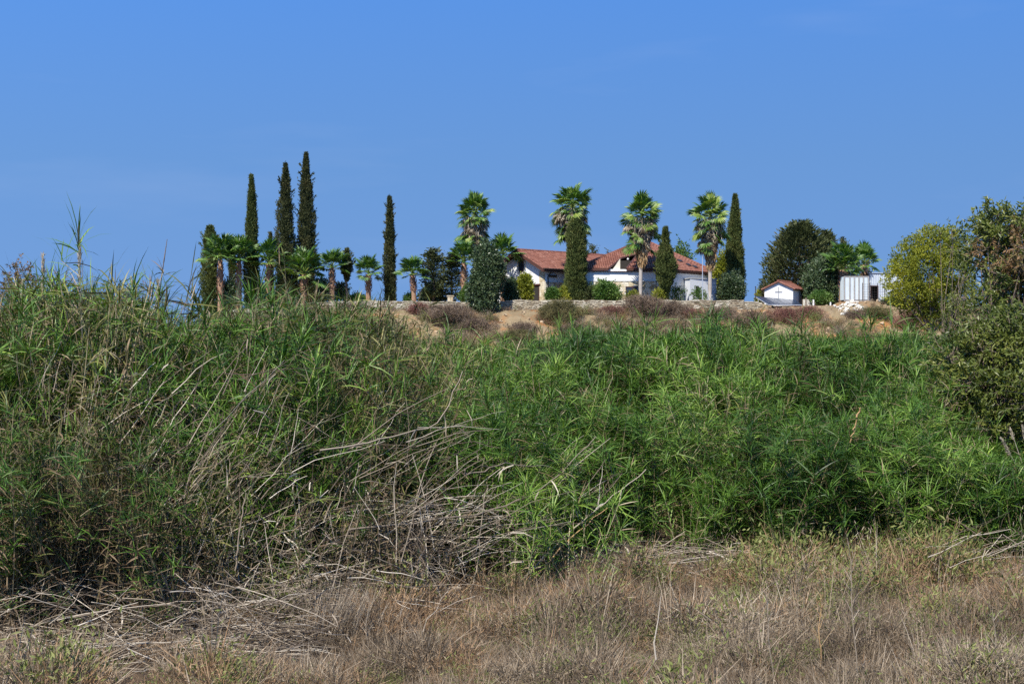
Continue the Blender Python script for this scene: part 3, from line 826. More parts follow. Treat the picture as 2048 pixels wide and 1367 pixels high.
# ------------------------------------------------------------------ cypresses and other hill trees
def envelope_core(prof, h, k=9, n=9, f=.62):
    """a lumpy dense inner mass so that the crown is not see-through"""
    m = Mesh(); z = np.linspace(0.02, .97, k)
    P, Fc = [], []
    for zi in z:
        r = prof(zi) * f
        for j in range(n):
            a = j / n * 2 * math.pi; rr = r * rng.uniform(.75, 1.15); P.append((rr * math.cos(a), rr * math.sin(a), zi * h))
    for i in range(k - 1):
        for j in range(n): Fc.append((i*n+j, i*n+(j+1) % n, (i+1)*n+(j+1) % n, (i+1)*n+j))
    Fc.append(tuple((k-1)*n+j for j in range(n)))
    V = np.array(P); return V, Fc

def cypress(px, py_top, py_base, wpx, Y, label, n=4200, mat='cypress', shape='spire', foot=.0, rough=1.0, name='cypress_tree', lean=0.0, blade=.27):
    n = int(n * 1.5)
    x = xat(px, Y); zg = tz(x, Y); h = zat(py_top, Y) - zg; rad = max(.22, wpx / F * Y / 2 - .17)
    root = thing(name, label, 'cypress', (x, Y, zg))
    if shape == 'pole':
        prof = lambda t: rad * .92 * np.interp(t, [0, .1, .35, .6, .75, .88, 1], [.95, 1, 1, .78, .55, .34, .03])
    elif shape == 'spire':
        prof = lambda t: rad * .86 * np.interp(t, [0, .08, .3, .5, .7, .85, .95, 1], [.75, .9, 1, .90, .62, .34, .12, .01])
    elif shape == 'column':
        prof = lambda t: rad * .9 * np.interp(t, [0, .1, .5, .8, .92, 1], [.85, .95, 1, .86, .66, .25])
    elif shape == 'spindle':
        prof = lambda t: rad * np.interp(t, [0, .10, .25, .45, .62, .8, 1], [.16, .16, .62, 1.05, .85, .26, .04])
    else:
        prof = lambda t: rad * np.interp(t, [0, .2, .5, .8, 1], [.6, .9, 1, .55, .05])
    f0 = foot
    tr, _ = trunk_mesh(h * .7, .16, .05, .04, 7, 6); tr.build('trunk', M['bark'], root)
    t = f0 + (1 - f0) * rng.random(n) ** 1.15
    tl = (t - f0) / (1 - f0)
    a = rng.random(n) * 2 * math.pi
    lump = 1 + .15 * rough * np.sin(3 * a + 9 * tl + px) + .12 * np.sin(8 * tl + 1.5 * a + px * .7) + .16 * rough * np.sin(31 * tl + 2 * a + px) + .10 * rough * np.sin(57 * tl - 3 * a) + .10 * rough * rng.normal(size=n)
    rr = prof(tl) * lump * rng.uniform(.72, 1.03, n)
    P = np.stack([rr * np.cos(a) + lean * tl**2 * h, rr * np.sin(a), t * h * .985], 1)
    D = np.stack([np.cos(a) * .42, np.sin(a) * .42, np.full(n, 1.)], 1) + rng.normal(size=(n, 3)) * .16
    parts = [sprays(P, D, blade, 3, blade * .75, blade * .30, .35, .05)]
    # stray branch tips that stand off the outline
    k = int(60 * rough); t2 = rng.random(k) * .9; a2 = rng.random(k) * 2 * math.pi
    r2 = prof(t2) * .95
    P2 = np.stack([r2 * np.cos(a2) + lean * t2**2 * h, r2 * np.sin(a2), (f0 + (1 - f0) * t2) * h], 1)
    D2 = np.stack([np.cos(a2) * .8, np.sin(a2) * .8, np.full(k, .9)], 1)
    parts.append(sprays(P2, D2, .75 * rough, 16, .28, .10, .4, .03))
    V, Fq, r = join(parts)
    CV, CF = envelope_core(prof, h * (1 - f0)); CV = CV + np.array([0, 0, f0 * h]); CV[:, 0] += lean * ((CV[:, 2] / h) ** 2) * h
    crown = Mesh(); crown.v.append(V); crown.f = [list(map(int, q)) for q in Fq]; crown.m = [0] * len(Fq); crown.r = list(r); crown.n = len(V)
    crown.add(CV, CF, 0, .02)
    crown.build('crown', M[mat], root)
    return root

B = 604
cypress(420, 452, B, 36, 153, 'blunt-topped dark cypress behind the leftmost fan palm', shape='column', mat='cypress_green')
cypress(503, 350, B, 36, 152, 'slender pointed cypress, shortest of the three tall ones on the left', shape='spire', n=5200, mat='cypress_green', rough=.7)
cypress(571, 326, B, 46, 152, 'tall shaggy cypress in the middle of the three tall ones', shape='spire', n=6000)
cypress(612, 305, B, 46, 153, 'tallest cypress, right of the three tall ones on the left', shape='spire', n=6400)
cypress(541, 467, B, 16, 157, 'small thin cypress top between the slender and the shaggy tall cypresses', shape='spire', n=1600)
cypress(464, 478, B, 18, 158, 'little cypress tip half hidden between the two leftmost palms', shape='spire', n=1500)
cypress(780, 394, B, 25, 149, 'lone thin cypress standing between two small fan palms', shape='pole', n=4200, lean=-.004, rough=.8)
cypress(694, 500, B, 20, 150, 'little ragged cypress on a bare stem beside a fan palm', shape='spindle', foot=.42, n=1400)
cypress(1152, 438, B, 47, 147.5, 'wide columnar cypress in front of the villa and a tall palm', shape='column', n=6500, rough=.55, mat='cypress_green')
cypress(1331, 457, B, 40, 146.2, 'spindle-shaped cypress with two tips in front of the villa roof', shape='spindle', n=5200, rough=.9, mat='cypress_green')
cypress(1470, 390, B, 44, 152, 'tall pointed cypress at the right end of the villa, beside a palm', shape='spire', n=6500, rough=.5, mat='cypress_green')

def bush_parts(rx, ry, h, n, blade, bw, up=.5, lumps=6, nb=5, hollow=.6, seed_shape=None, jit=.6, z0=0.0):
    """a crown made of overlapping leafy lumps"""
    parts = []
    cs = []
    for i in range(lumps):
        a = rng.random() * 2 * math.pi; q = math.sqrt(rng.random()) * .62
        zc = rng.uniform(.18, .78)
        wr_ = math.sqrt(max(.12, 1 - ((zc - .4) / .62) ** 2))
        cs.append((q * math.cos(a) * rx * wr_, q * math.sin(a) * ry * wr_, z0 + zc * h, rng.uniform(.34, .55) * wr_ ** .5))
    cs.append((0, 0, z0 + h * .48, .72)); cs.append((rng.normal() * .08 * rx, 0, z0 + h * .74, .42))
    tot = sum(c[3] ** 2 for c in cs)
    for c in cs:
        k = int(n * c[3] ** 2 / tot) + 1
        d = unit(rng.normal(size=(k, 3)))
        rad = rng.uniform(hollow, 1.03, k) ** .7
        lump = 1 + .10 * np.sin(5 * d[:, 0] + 4 * d[:, 2] + c[0] * 9)
        s = np.array([rx, ry, h * .55]) * c[3]
        P = np.array(c[:3]) + d * (rad * lump)[:, None] * s
        P[:, 2] = np.maximum(P[:, 2], z0 + .05)
        D = d + np.array([0, 0, up]) + rng.normal(size=(k, 3)) * .3
        parts.append(sprays(P, D, blade * 1.6, nb, blade, bw, jit, blade * .35))
    k = int(n * .05) + 4        # shoots that stand out of the outline
    d = unit(rng.normal(size=(k, 3)) + np.array([0, 0, .6])); c = np.array([[q[0], q[1], q[2]] for q in cs])[rng.integers(len(cs), size=k)]
    sr = np.array([q[3] for q in cs])[rng.integers(len(cs), size=k)]
    P = c + d * np.array([rx, ry, h * .55]) * sr[:, None]
    P[:, 2] = np.clip(P[:, 2], z0 + .1, z0 + h * .98)
    parts.append(sprays(P, d + (0, 0, .4), blade * 2.6, 9, blade, bw, jit, blade * .25))
    return parts, cs

def limbs(root, cs, h0, r0, mat='bark', base=(0, 0, 0)):
    m = Mesh(); m.tube([base, (0.03, 0.02, h0 * .5), (0, 0, h0)], [r0, r0 * .8, r0 * .6], 8)
    for c in cs:
        p = np.array([0, 0, h0 * rng.uniform(.6, 1)]); q = np.array(c[:3]); mid = (p + q) / 2 + rng.normal(size=3) * .12 * np.linalg.norm(q - p)
        m.tube([p, mid, q], [r0 * .45, r0 * .3, r0 * .12], 5)
    m.build('trunk', M[mat], root)

def leafy(name, cat, px, py_top, py_base, wpx, Y, label, mat, n=2500, blade=.25, bw=.14, up=.4, lumps=8, group=None, ground=True, nb=5, trunk=.12, ry=None, jit=.6, z0=0.0, hollow=.6):
    x = xat(px, Y); zg = tz(x, Y) if ground else zat(py_base, Y)
    h = zat(py_top, Y) - zg; rx = wpx / F * Y / 2
    root = thing(name, label, cat, (x, Y, zg), 0, group)
    parts, cs = bush_parts(rx, ry or rx, h, n, blade, bw, up, lumps, nb, jit=jit, z0=z0 * h, hollow=hollow)
    foliage_obj('crown' if 'tree' in name else 'foliage', parts, M[mat], root)
    if trunk: 
        limbs(root, cs, max(.3, h * .3), trunk)
    return root

def conifer(px, py_top, wpx, Y, label, n=260, mat='conifer', tl=.9, shape='round', name='conifer_tree', spike=1.0, base_t=.0):
    """branches leave the trunk rising outward and end in pointed sprays, like a broad old cypress or cedar"""
    x = xat(px, Y); zg = tz(x, Y); h = zat(py_top, Y) - zg; rad = wpx / F * Y / 2
    root = thing(name, label, 'conifer', (x, Y, zg))
    tm, TP = trunk_mesh(h * .92, max(.12, rad * .07), .03, .08, 8, 7)
    parts = []
    for i in range(n):
        t = base_t + (1 - base_t) * rng.random() ** .9
        tt = (t - base_t) / (1 - base_t)
        if shape == 'round': rmax = rad * np.interp(tt, [0, .15, .45, .7, .9, 1], [.7, .95, 1, .8, .42, .08])
        elif shape == 'layer': rmax = rad * np.interp(tt, [0, .2, .5, .8, 1], [.8, 1, .85, .7, .15]) * rng.uniform(.6, 1.1)
        else: rmax = rad * np.interp(tt, [0, .1, .5, 1], [.8, 1, .55, .04])
        a = rng.random() * 2 * math.pi
        rr = rmax * rng.uniform(.45, 1.0) ** .6
        tip = np.array([rr * math.cos(a), rr * math.sin(a), h * (t * .93)])
        el = {'round': .75, 'layer': .25, 'cone': .35}[shape] * (.6 + .7 * tt)
        d = np.array([math.cos(a), math.sin(a), el + rng.normal() * .12]); d /= np.linalg.norm(d)
        Lb = rng.uniform(.7, 2.3) * tl
        p = tip - d * Lb * .7
        k = 26
        s = np.sort(rng.random(k)); 
        wd = .26 * tl * (1.05 - s)
        PP = p + d * (s * Lb)[:, None] + rng.normal(size=(k, 3)) * wd[:, None]
        DD = d + rng.normal(size=(k, 3)) * (.45 * (1.1 - s))[:, None]
        base = rng.random() * .6
        parts.append(blades(PP, DD, .34 * tl * spike * rng.uniform(.7, 1.2, k), .12 * tl * rng.uniform(.7, 1.3, k), np.clip(base + .4 * rng.random(k), 0, 1)))
        if i % 4 == 0:
            j = TP[min(6, int(tt * 5))] * (1, 1, 0) + np.array([0, 0, max(.2, p[2] - .3 * rr * .5)])
            tm.tube([j, (j + p) / 2 + (0, 0, -.05), p], [.06, .04, .02], 4)
    tm.build('trunk', M['bark'], root)
    foliage_obj('crown', parts, M[mat], root)
    return root

conifer(1600, 434, 150, 156, 'big rounded dark conifer behind the tiny chapel', n=1100, tl=1.05)
conifer(1654, 452, 66, 158, 'olive-grey conifer leaning against the big rounded one', n=380, tl=.85)
conifer(1686, 466, 44, 163, 'thin pointed conifer top behind the container palm', n=130, tl=.7, shape='cone', base_t=.1)
conifer(1714, 490, 60, 164, 'low dark conifer behind the container and its palm', n=180, tl=.8, shape='round')
conifer(866, 489, 60, 149.5, 'dark layered conifer with flat side branches left of the round tree', n=210, tl=.85, shape='layer', base_t=.12)
conifer(905, 498, 60, 151, 'dark conifer partly behind the dark round tree', n=200, tl=.85, shape='layer', base_t=.1)
conifer(1186, 476, 34, 186, 'grey-green conifer top showing above the villa roof beside the wide cypress', n=90, tl=.8, shape='cone')
conifer(1216, 488, 18, 186, 'tiny conifer tip showing above the villa roof', n=40, tl=.7, shape='cone')
conifer(1527, 558, 22, 152, 'small dark conifer shrub left of the chapel roof', n=70, tl=.6, shape='cone')

leafy('round_tree', 'tree', 974, 488, 627, 70, 142.6, 'dark glossy round tree growing over the gap in the stone wall', 'dark_leaf', n=5200, blade=.26, bw=.15, lumps=12)
leafy('leafy_shrub', 'shrub', 1022, 562, 604, 32, 146.4, 'dark green shrub between the round tree and the yellow-green shrub', 'dark_leaf', n=1500, blade=.22, bw=.12)
leafy('leafy_shrub', 'shrub', 1052, 550, 602, 28, 146.2, 'yellow-green domed shrub in front of the villa gable', 'yellow_leaf', n=1500, blade=.2, bw=.12, lumps=5)
leafy('leafy_shrub', 'shrub', 1104, 578, 602, 30, 146.6, 'small dark green shrub beside the villa downpipe', 'mid_leaf', n=500, blade=.18, bw=.1, lumps=4, trunk=.05)
leafy('leafy_shrub', 'shrub', 1127, 576, 602, 22, 146.9, 'small light green shrub touching the wide cypress on its left', 'yellow_leaf', n=350, blade=.18, bw=.1, lumps=3, trunk=.05)
leafy('leafy_shrub', 'shrub', 1212, 565, 602, 54, 146.7, 'fresh green spreading shrub in front of the villa stone wall', 'mid_leaf', n=1700, blade=.24, bw=.11, lumps=7)
leafy('leafy_shrub', 'shrub', 1180, 574, 602, 24, 147.2, 'brownish green shrub between wide cypress and spreading shrub', 'conifer', n=500, blade=.2, bw=.1, lumps=4, trunk=.05)
leafy('leafy_shrub', 'shrub', 1463, 546, 602, 50, 148.2, 'nearly black dense shrub at the right end of the villa', 'dark_leaf', n=2600, blade=.2, bw=.11, lumps=8)
leafy('leafy_shrub', 'shrub', 1398, 577, 602, 36, 147.9, 'thin green shrub at the foot of the flat roofed annex wall', 'mid_leaf', n=260, blade=.16, bw=.08, lumps=5, trunk=.04)
leafy('leafy_shrub', 'shrub', 1265, 585, 602, 26, 146.2, 'olive shrub in front of the dark villa window', 'olive_leaf', n=420, blade=.16, bw=.09, lumps=4, trunk=.04)
leafy('leafy_shrub', 'shrub', 1318, 580, 602, 24, 145.4, 'pale yellow flowering shrub left of the spindle cypress', 'yellow_leaf', n=260, blade=.16, bw=.08, lumps=4, trunk=.04)
leafy('leafy_shrub', 'shrub', 1353, 572, 600, 30, 147.6, 'sparse bluish green shrub right of the spindle cypress', 'mid_leaf', n=240, blade=.16, bw=.08, lumps=5, trunk=.04)
leafy('leafy_tree', 'tree', 1366, 484, 560, 56, 172, 'green broadleaf tree top behind the right side of the villa roof', 'mid_leaf', n=900, blade=.35, bw=.18, lumps=6)
leafy('leafy_tree', 'tree', 1448, 500, 600, 56, 157, 'olive green tree behind the palm at the villa end', 'olive_leaf', n=1500, blade=.3, bw=.15, lumps=8)
leafy('leafy_shrub', 'shrub', 864, 570, 602, 48, 153, 'dark green shrub under the layered conifer', 'dark_leaf', n=900, blade=.24, bw=.14, lumps=5)
leafy('leafy_shrub', 'shrub', 936, 572, 604, 30, 149, 'light green shrub left of the round tree trunk', 'mid_leaf', n=500, blade=.2, bw=.1, lumps=4)
leafy('leafy_shrub', 'shrub', 716, 590, 604, 60, 152, 'low dark green shrub left of the lone fan palm', 'mid_leaf', n=500, blade=.2, bw=.1, lumps=5, trunk=.04)
leafy('leafy_shrub', 'shrub', 819, 588, 604, 22, 150, 'low green shrub at the foot of the right small fan palm', 'mid_leaf', n=260, blade=.2, bw=.1, lumps=3, trunk=.04)
leafy('leafy_shrub', 'shrub', 682, 568, 604, 36, 152, 'dark shrub at the foot of the palm beside the ragged little cypress', 'dark_leaf', n=700, blade=.2, bw=.1, lumps=4)
leafy('leafy_shrub', 'shrub', 458, 552, 620, 50, 155, 'dark shrub between the trunks of the two leftmost palms', 'dark_leaf', n=900, blade=.24, bw=.12, lumps=5)
leafy('leafy_shrub', 'shrub', 520, 570, 615, 60, 156, 'dark shrub behind the foot of the slender cypress', 'dark_leaf', n=1000, blade=.24, bw=.12, lumps=5)
leafy('leafy_shrub', 'shrub', 575, 560, 615, 60, 157, 'dark shrub behind the foot of the shaggy tall cypress', 'dark_leaf', n=1000, blade=.24, bw=.12, lumps=5)
leafy('leafy_shrub', 'shrub', 640, 560, 610, 50, 155, 'dark shrub right of the foot of the tallest cypress', 'dark_leaf', n=900, blade=.24, bw=.12, lumps=5)
leafy('leafy_tree', 'tree', 1650, 515, 604, 110, 151, 'broad dark green tree between chapel and container', 'dark_leaf', n=3000, blade=.28, bw=.15, lumps=10)
leafy('leafy_shrub', 'shrub', 1640, 584, 606, 50, 148, 'low bright green shrub behind the posts right of the chapel', 'mid_leaf', n=700, blade=.2, bw=.1, lumps=5, trunk=.05)
leafy('leafy_shrub', 'shrub', 1521, 580, 604, 20, 153, 'light green shrub left of the chapel', 'yellow_leaf', n=260, blade=.2, bw=.1, lumps=3, trunk=.04)
leafy('leafy_shrub', 'shrub', 1786, 598, 622, 44, 141, 'dark blue-green low shrub below the corrugated shed', 'dark_leaf', n=700, blade=.2, bw=.1, lumps=4, trunk=.05)

# ------------------------------------------------------------------ fan palms
def frond_mesh(kind, seed):
    global rng
    keep = rng; rng = np.random.default_rng(seed)
    m = Mesh()
    pet = rng.uniform(.95, 1.25); R0 = rng.uniform(.95, 1.2)
    droop = {'green': .42, 'light': .5, 'old': .9}[kind]
    m.tube([(0, 0, 0), (pet * .5, 0, .04), (pet, 0, 0)], [.035, .025, .018], 4, 1)
    nseg = 22; span = R(250 if kind != 'old' else 200)
    for i in range(nseg):
        a = -span/2 + span * (i + .5) / nseg + rng.normal() * .03
        Ls = R0 * (1 - .25 * abs(a) / (span/2)) * rng.uniform(.88, 1.08)
        fold = .16 * abs(math.sin(a))
        ca, sa = math.cos(a), math.sin(a)
        da = span / nseg * .55
        p0 = np.array([pet, 0, 0.])
        def P(r, aa, dz): return p0 + np.array([r * math.cos(aa), r * math.sin(aa), dz])
        z1 = fold * Ls * .5; tipz = fold * Ls * .6 - droop * Ls * rng.uniform(.25, .7) 
        midr = Ls * .55; zz = z1 - droop * .08 * Ls
        tr_ = Ls * (1 - .25 * droop)
        V = [p0 + (0, 0, 0), P(midr, a - da, zz - .03), P(midr, a, zz + .02), P(midr, a + da, zz - .03), P(tr_, a, tipz)]
        m.add(V, [(0, 1, 2), (0, 2, 3), (1, 4, 2), (2, 4, 3)], 0, rng.random())
    rng = keep
    leafm = {'green': M['palm'], 'light': M['palm_light'], 'old': M['palm_dead']}[kind]
    return m.mesh('frond', [leafm, M['palm_light'] if kind != 'old' else M['palm_dead']])
FR = {k: [frond_mesh(k, 100 + i + 10 * j) for i in range(4)] for j, k in enumerate(('green', 'light', 'old'))}

def put_frond(root, kind, base, az, el, sc, roll=0.0, name='frond'):
    o = link(name, FR[kind][rng.integers(4)], root)
    o.location = base; o.rotation_euler = (roll, -el, az); o.scale = (sc, sc, sc)
    return o

def young_palm(px, pyc, Y, label, size=1.0, n=26, trunk_r=.30, base_py=None, lean=0.0):
    x = xat(px, Y); zg = tz(x, Y); h = zat(pyc, Y) - zg
    root = thing('fan_palm', label, 'palm', (x, Y, zg), 0, 'small fan palms behind the garden wall')
    m = Mesh(); z = np.linspace(-.2, h, 8); r = np.interp(z / h, [0, .1, .5, .75, 1], [1.25, 1.0, .9, 1.05, .7]) * trunk_r * (1 + .04 * rng.normal(size=8))
    m.tube(np.stack([lean * (z/h)**2, 0*z, z], 1), r, 10); m.build('trunk', M['palm_trunk_brown'], root, smooth=True)
    b = Mesh()
    for i in range(46):
        a = i * 2.4; t = .42 + .55 * i / 46; rr = float(np.interp(t, [0, .75, 1], [.9, 1.05, .7])) * trunk_r
        c = np.array([rr * math.cos(a) + lean*t*t, rr * math.sin(a), t * h]); o = np.array([math.cos(a), math.sin(a), 0]); s_ = np.array([-math.sin(a), math.cos(a), 0])
        b.add([c - s_*.10, c + s_*.10, c + s_*.05 + o*.14 + (0,0,.28), c - s_*.05 + o*.14 + (0,0,.28), c + o*.1 + (0,0,.02)], [(0,1,4), (1,2,4), (2,3,4), (3,0,4)])
    b.build('leaf_bases', M['palm_boot'], root, kind='stuff')
    top = np.array([lean, 0, h])
    for i in range(n):
        t = (i + .5) / n
        az = i * 2.399 + rng.normal() * .15
        el = R(np.interp(t, [0, .3, .7, 1], [-14, 24, 54, 85])) + rng.normal() * .12
        put_frond(root, 'light' if rng.random() < .18 and el < .2 else 'green', tuple(top + np.array([0, 0, .25 * t])), az, el, 1.0 * size * rng.uniform(.8, 1.12), rng.normal() * .3)
    return root
young_palm(441, 520, 149, 'leftmost small fan palm, tan trunk in front of the blunt cypress', 1.40, n=28)
young_palm(478, 522, 150, 'second small fan palm from the left, beside the slender cypress', 1.35, n=24)
young_palm(537, 528, 151, 'small fan palm between the slender and the shaggy tall cypresses', 1.31, n=22)
young_palm(608, 550, 148, 'low dark fan palm in front of the tallest cypress', 1.38, n=24)
young_palm(664, 536, 149, 'small fan palm right of the tallest cypress, near the ragged little cypress', 1.05, n=26)
young_palm(737, 548, 148, 'lone small fan palm standing against the sky left of the thin cypress', .95, n=26, trunk_r=.27)
young_palm(828, 551, 148.5, 'small fan palm right of the lone thin cypress', .98, n=26, trunk_r=.27, lean=-.15)
young_palm(928, 525, 150, 'light green fan palm below the leftmost tall palm', 1.12, n=26)
young_palm(1006, 512, 150.5, 'fan palm behind the dark round tree, next to the villa gable', 1.15, n=24)
young_palm(1686, 538, 148.5, 'wide fan palm with a thick brown trunk beside the white container', 1.3, n=34, trunk_r=.42)
young_palm(1728, 530, 152, 'dark fan palm crown behind the container roof', 1.1, n=22)

def tall_palm(px, py_top, Y, label, size=1.0, skirt=3.0, rust=True, low=6, lean=0.0):
    low += 4; size *= 1.06
    x = xat(px, Y); zg = tz(x, Y); h = zat(py_top, Y) - zg - 1.75 * size
    root = thing('tall_fan_palm', label, 'palm', (x, Y, zg), 0, 'tall fan palms around the villa')
    m = Mesh(); z = np.linspace(-.2, h, 12); r = np.interp(z / h, [0, .06, .5, 1], [.30, .22, .19, .2])
    m.tube(np.stack([lean * (z/h)**1.5, 0*z, z], 1), r, 10); m.build('trunk', M['palm_trunk_grey'], root, smooth=True)
    top = np.array([lean, 0, h])
    n = 42
    for i in range(n):
        t = (i + .5) / n
        el = R(np.interp(t, [0, .35, .7, 1], [-45, 5, 42, 85])) + rng.normal() * .12
        put_frond(root, 'light' if rng.random() < .5 else 'green', tuple(top + np.array([0, 0, .3 * t])), i * 2.399, el, 1.12 * size * rng.uniform(.8, 1.08), rng.normal() * .4)
    for i in range(low):       # green fronds that hang lower, at the sides
        az = rng.random() * 6.28; az = (0 if i % 2 else math.pi) + rng.normal() * .6
        dz = rng.uniform(.6, 3.0)
        put_frond(root, 'light' if rng.random() < .6 else 'green', tuple(top - np.array([0, 0, dz])), az, R(rng.uniform(-45, -8)), 1.15 * size * rng.uniform(.8, 1.05), rng.normal() * .5)
    # drooping dead fronds under the crown
    for i in range(26):
        az = i * 2.399 + rng.normal() * .2; dz = rng.uniform(0, .55) * skirt
        put_frond(root, 'old', tuple(top - np.array([0, 0, dz])), az, R(rng.uniform(-82, -42) if dz > .9 else rng.uniform(-70, -20)), 1.12 * size * rng.uniform(.7, 1.05), rng.normal() * .6, 'dead_frond')
    # ragged hanging strands
    k = 1500
    t = rng.random(k) ** 1.1; a = rng.random(k) * 6.283
    rr = np.interp(t, [0, .25, .6, 1], [1.35, 1.5, .9, .4]) * size * rng.uniform(.35, 1.0, k)
    P = np.stack([rr * np.cos(a) + lean, rr * np.sin(a), h - .0 - t * skirt], 1)
    D = np.stack([np.cos(a) * .12, np.sin(a) * .12, -np.ones(k)], 1) + rng.normal(size=(k, 3)) * .22
    foliage_obj('dead_leaf_skirt', [blades(P, D, rng.uniform(.35, .8, k), rng.uniform(.04, .09, k))], M['palm_dead'], root, kind='stuff')
    if rust:
        k = 900; t = rng.random(k); a = rng.random(k) * 6.283
        rr = np.interp(t, [0, .3, .8, 1], [.55, .62, .42, .24]) * size * rng.uniform(.6, 1.05, k)
        P = np.stack([rr * np.cos(a) + lean * .9, rr * np.sin(a), h - skirt * .62 - t * skirt * .75], 1)
        D = np.stack([np.cos(a) * .1, np.sin(a) * .1, -np.ones(k)], 1) + rng.normal(size=(k, 3)) * .15
        foliage_obj('brown_leaf_skirt', [blades(P, D, rng.uniform(.35, .7, k), rng.uniform(.06, .12, k))], M['palm_rust'], root, kind='stuff')
    return root
tall_palm(950, 397, 153, 'leftmost tall palm, shaggy crown rising behind the dark round tree', 1.0, 3.6, rust=False, low=8)
tall_palm(1145, 378, 149.5, 'tall palm whose shaggy crown rises out of the wide cypress', 1.08, 3.6, rust=False, low=9)
tall_palm(1281, 398, 146.5, 'tall palm with brown skirt and bare grey trunk in front of the villa', 1.0, 3.6, low=7, lean=.15)
tall_palm(1420, 398, 147.0, 'tall palm with tattered skirt in front of the flat roofed annex', 1.02, 3.8, low=11, lean=.05)

# ------------------------------------------------------------------ bank: dry shrubs, rocks
def dry_shrub(px, py_top, py_bot, wpx, Y, label, mat='dry_shrub', n=900, blade=.20, bw=.035):
    x = xat(px, Y); zg = tz(x, Y) - .15; h = max(.5, zat(py_top, Y) - zg); rx = wpx / F * Y / 2 * 1.2
    root = thing('dry_shrub', label, 'shrub', (x, Y, zg))
    parts, cs = bush_parts(rx, rx * .8, h, n, blade, bw, .5, 7, 7, .45, jit=.7)
    foliage_obj('twigs', parts, M[mat], root)
    m = Mesh()
    for i in range(26):
        a = rng.random() * 6.28; q = np.array([rx * .8 * math.cos(a) * rng.random(), rx * .7 * math.sin(a) * rng.random(), h * rng.uniform(.5, .95)])
        m.tube([(0, 0, 0), q * .5 + rng.normal(size=3) * .08, q], [.03, .02, .008], 3)
    m.build('stems', M['bark'], root)
    return root
for a in [
    (702, 612, 640, 56, 142.5, 'dark brown domed dry shrub under the wall left of the lone fan palm', 'dry_shrub', 700),
    (838, 611, 655, 46, 141.5, 'dark purplish dry shrub on the bank below the right small fan palm', 'russet_shrub', 800),
    (905, 612, 675, 110, 139.5, 'large round brown dry shrub on the bank left of the round tree', 'dry_shrub', 2200),
    (950, 640, 680, 70, 137.5, 'rusty brown dry shrub just below the large round brown one', 'dry_shrub', 1000),
    (1118, 601, 665, 86, 139.5, 'olive brown bush on the bank below the wide cypress', 'dry_shrub_green', 2400),
    (1290, 594, 655, 96, 140.5, 'large tangled dark brown bush on the bank below the villa window', 'dry_shrub', 2400),
    (1346, 606, 655, 60, 140.5, 'brown dry bush right of the large tangled one', 'dry_shrub', 1100),
    (1222, 616, 650, 50, 140.0, 'small purplish dry bush left of the large tangled one', 'russet_shrub', 600),
    (1385, 622, 650, 50, 140.0, 'russet dry bush on the bank below the spindle cypress', 'russet_shrub', 600),
    (1048, 648, 675, 60, 137.0, 'grey brittle brush on the bank below the villa gable', 'dry_shrub', 700),
    (1445, 618, 650, 60, 140.0, 'tan dry brush below the tattered tall palm', 'dry_shrub', 600),
    (1505, 622, 650, 70, 138.0, 'tan grey dry brush below the solar panels', 'dry_shrub', 800),
    (1575, 620, 645, 76, 138.5, 'dark russet low bush on the bank below the chapel', 'russet_shrub', 1100),
    (1620, 616, 645, 60, 139.5, 'dark russet low bush below the short brown post', 'russet_shrub', 700),
    (1712, 628, 655, 50, 139.0, 'grey purple bare bush below the container', 'dry_shrub', 700),
    (1752, 620, 655, 60, 138.5, 'grey green dry bush below the corrugated shed', 'dry_shrub_green', 800),
    (1255, 655, 690, 70, 136.0, 'dark olive bush low on the bank below the large tangled one', 'dry_shrub_green', 900),
    (1150, 650, 690, 80, 136.5, 'brown low bush under the olive brown bush', 'dry_shrub', 900),
    (1035, 665, 695, 80, 135.0, 'olive low bush at the foot of the bank below the villa gable', 'dry_shrub_green', 900),
    (1820, 622, 655, 70, 137.0, 'pinkish dry brush below the yellow tree', 'russet_shrub', 800)]:
    dry_shrub(*a[:6], mat=a[6], n=a[7])

def rocks(name, n, x0, x1, y0, y1, s0, s1, mat, kind='stuff'):
    m = Mesh()
    for i in range(n):
        x = rng.uniform(x0, x1); y = rng.uniform(y0, y1); s = rng.uniform(s0, s1); z = tz(x, y)
        d = unit(rng.normal(size=(8, 3))) * .15
        V = np.array([(a, b, c) for c in (-1, 1) for a, b in ((-1,-1),(1,-1),(1,1),(-1,1))]) * (s, s * .8, s * .6) * .6 + d * s * 2
        t = rng.random() * 3
        rot = np.array([[math.cos(t), -math.sin(t), 0], [math.sin(t), math.cos(t), 0], [0, 0, 1]])
        m.add(V @ rot.T + (x, y, z + s * .1), [(0,3,2,1),(4,5,6,7),(0,1,5,4),(1,2,6,5),(2,3,7,6),(3,0,4,7)])
    return m.build(name, mat, None, kind=kind, label='loose rocks scattered over the bank below the wall' if mat == M['rock'] else 'pale limestone rubble on the bank below the container', cat='rocks')
rocks('bank_rocks', 420, -22, 40, 131, 143, .08, .32, M['rock'])
rocks('limestone_rubble', 160, xat(1675, 141), xat(1718, 141), 139, 143, .08, .26, M['limestone'])

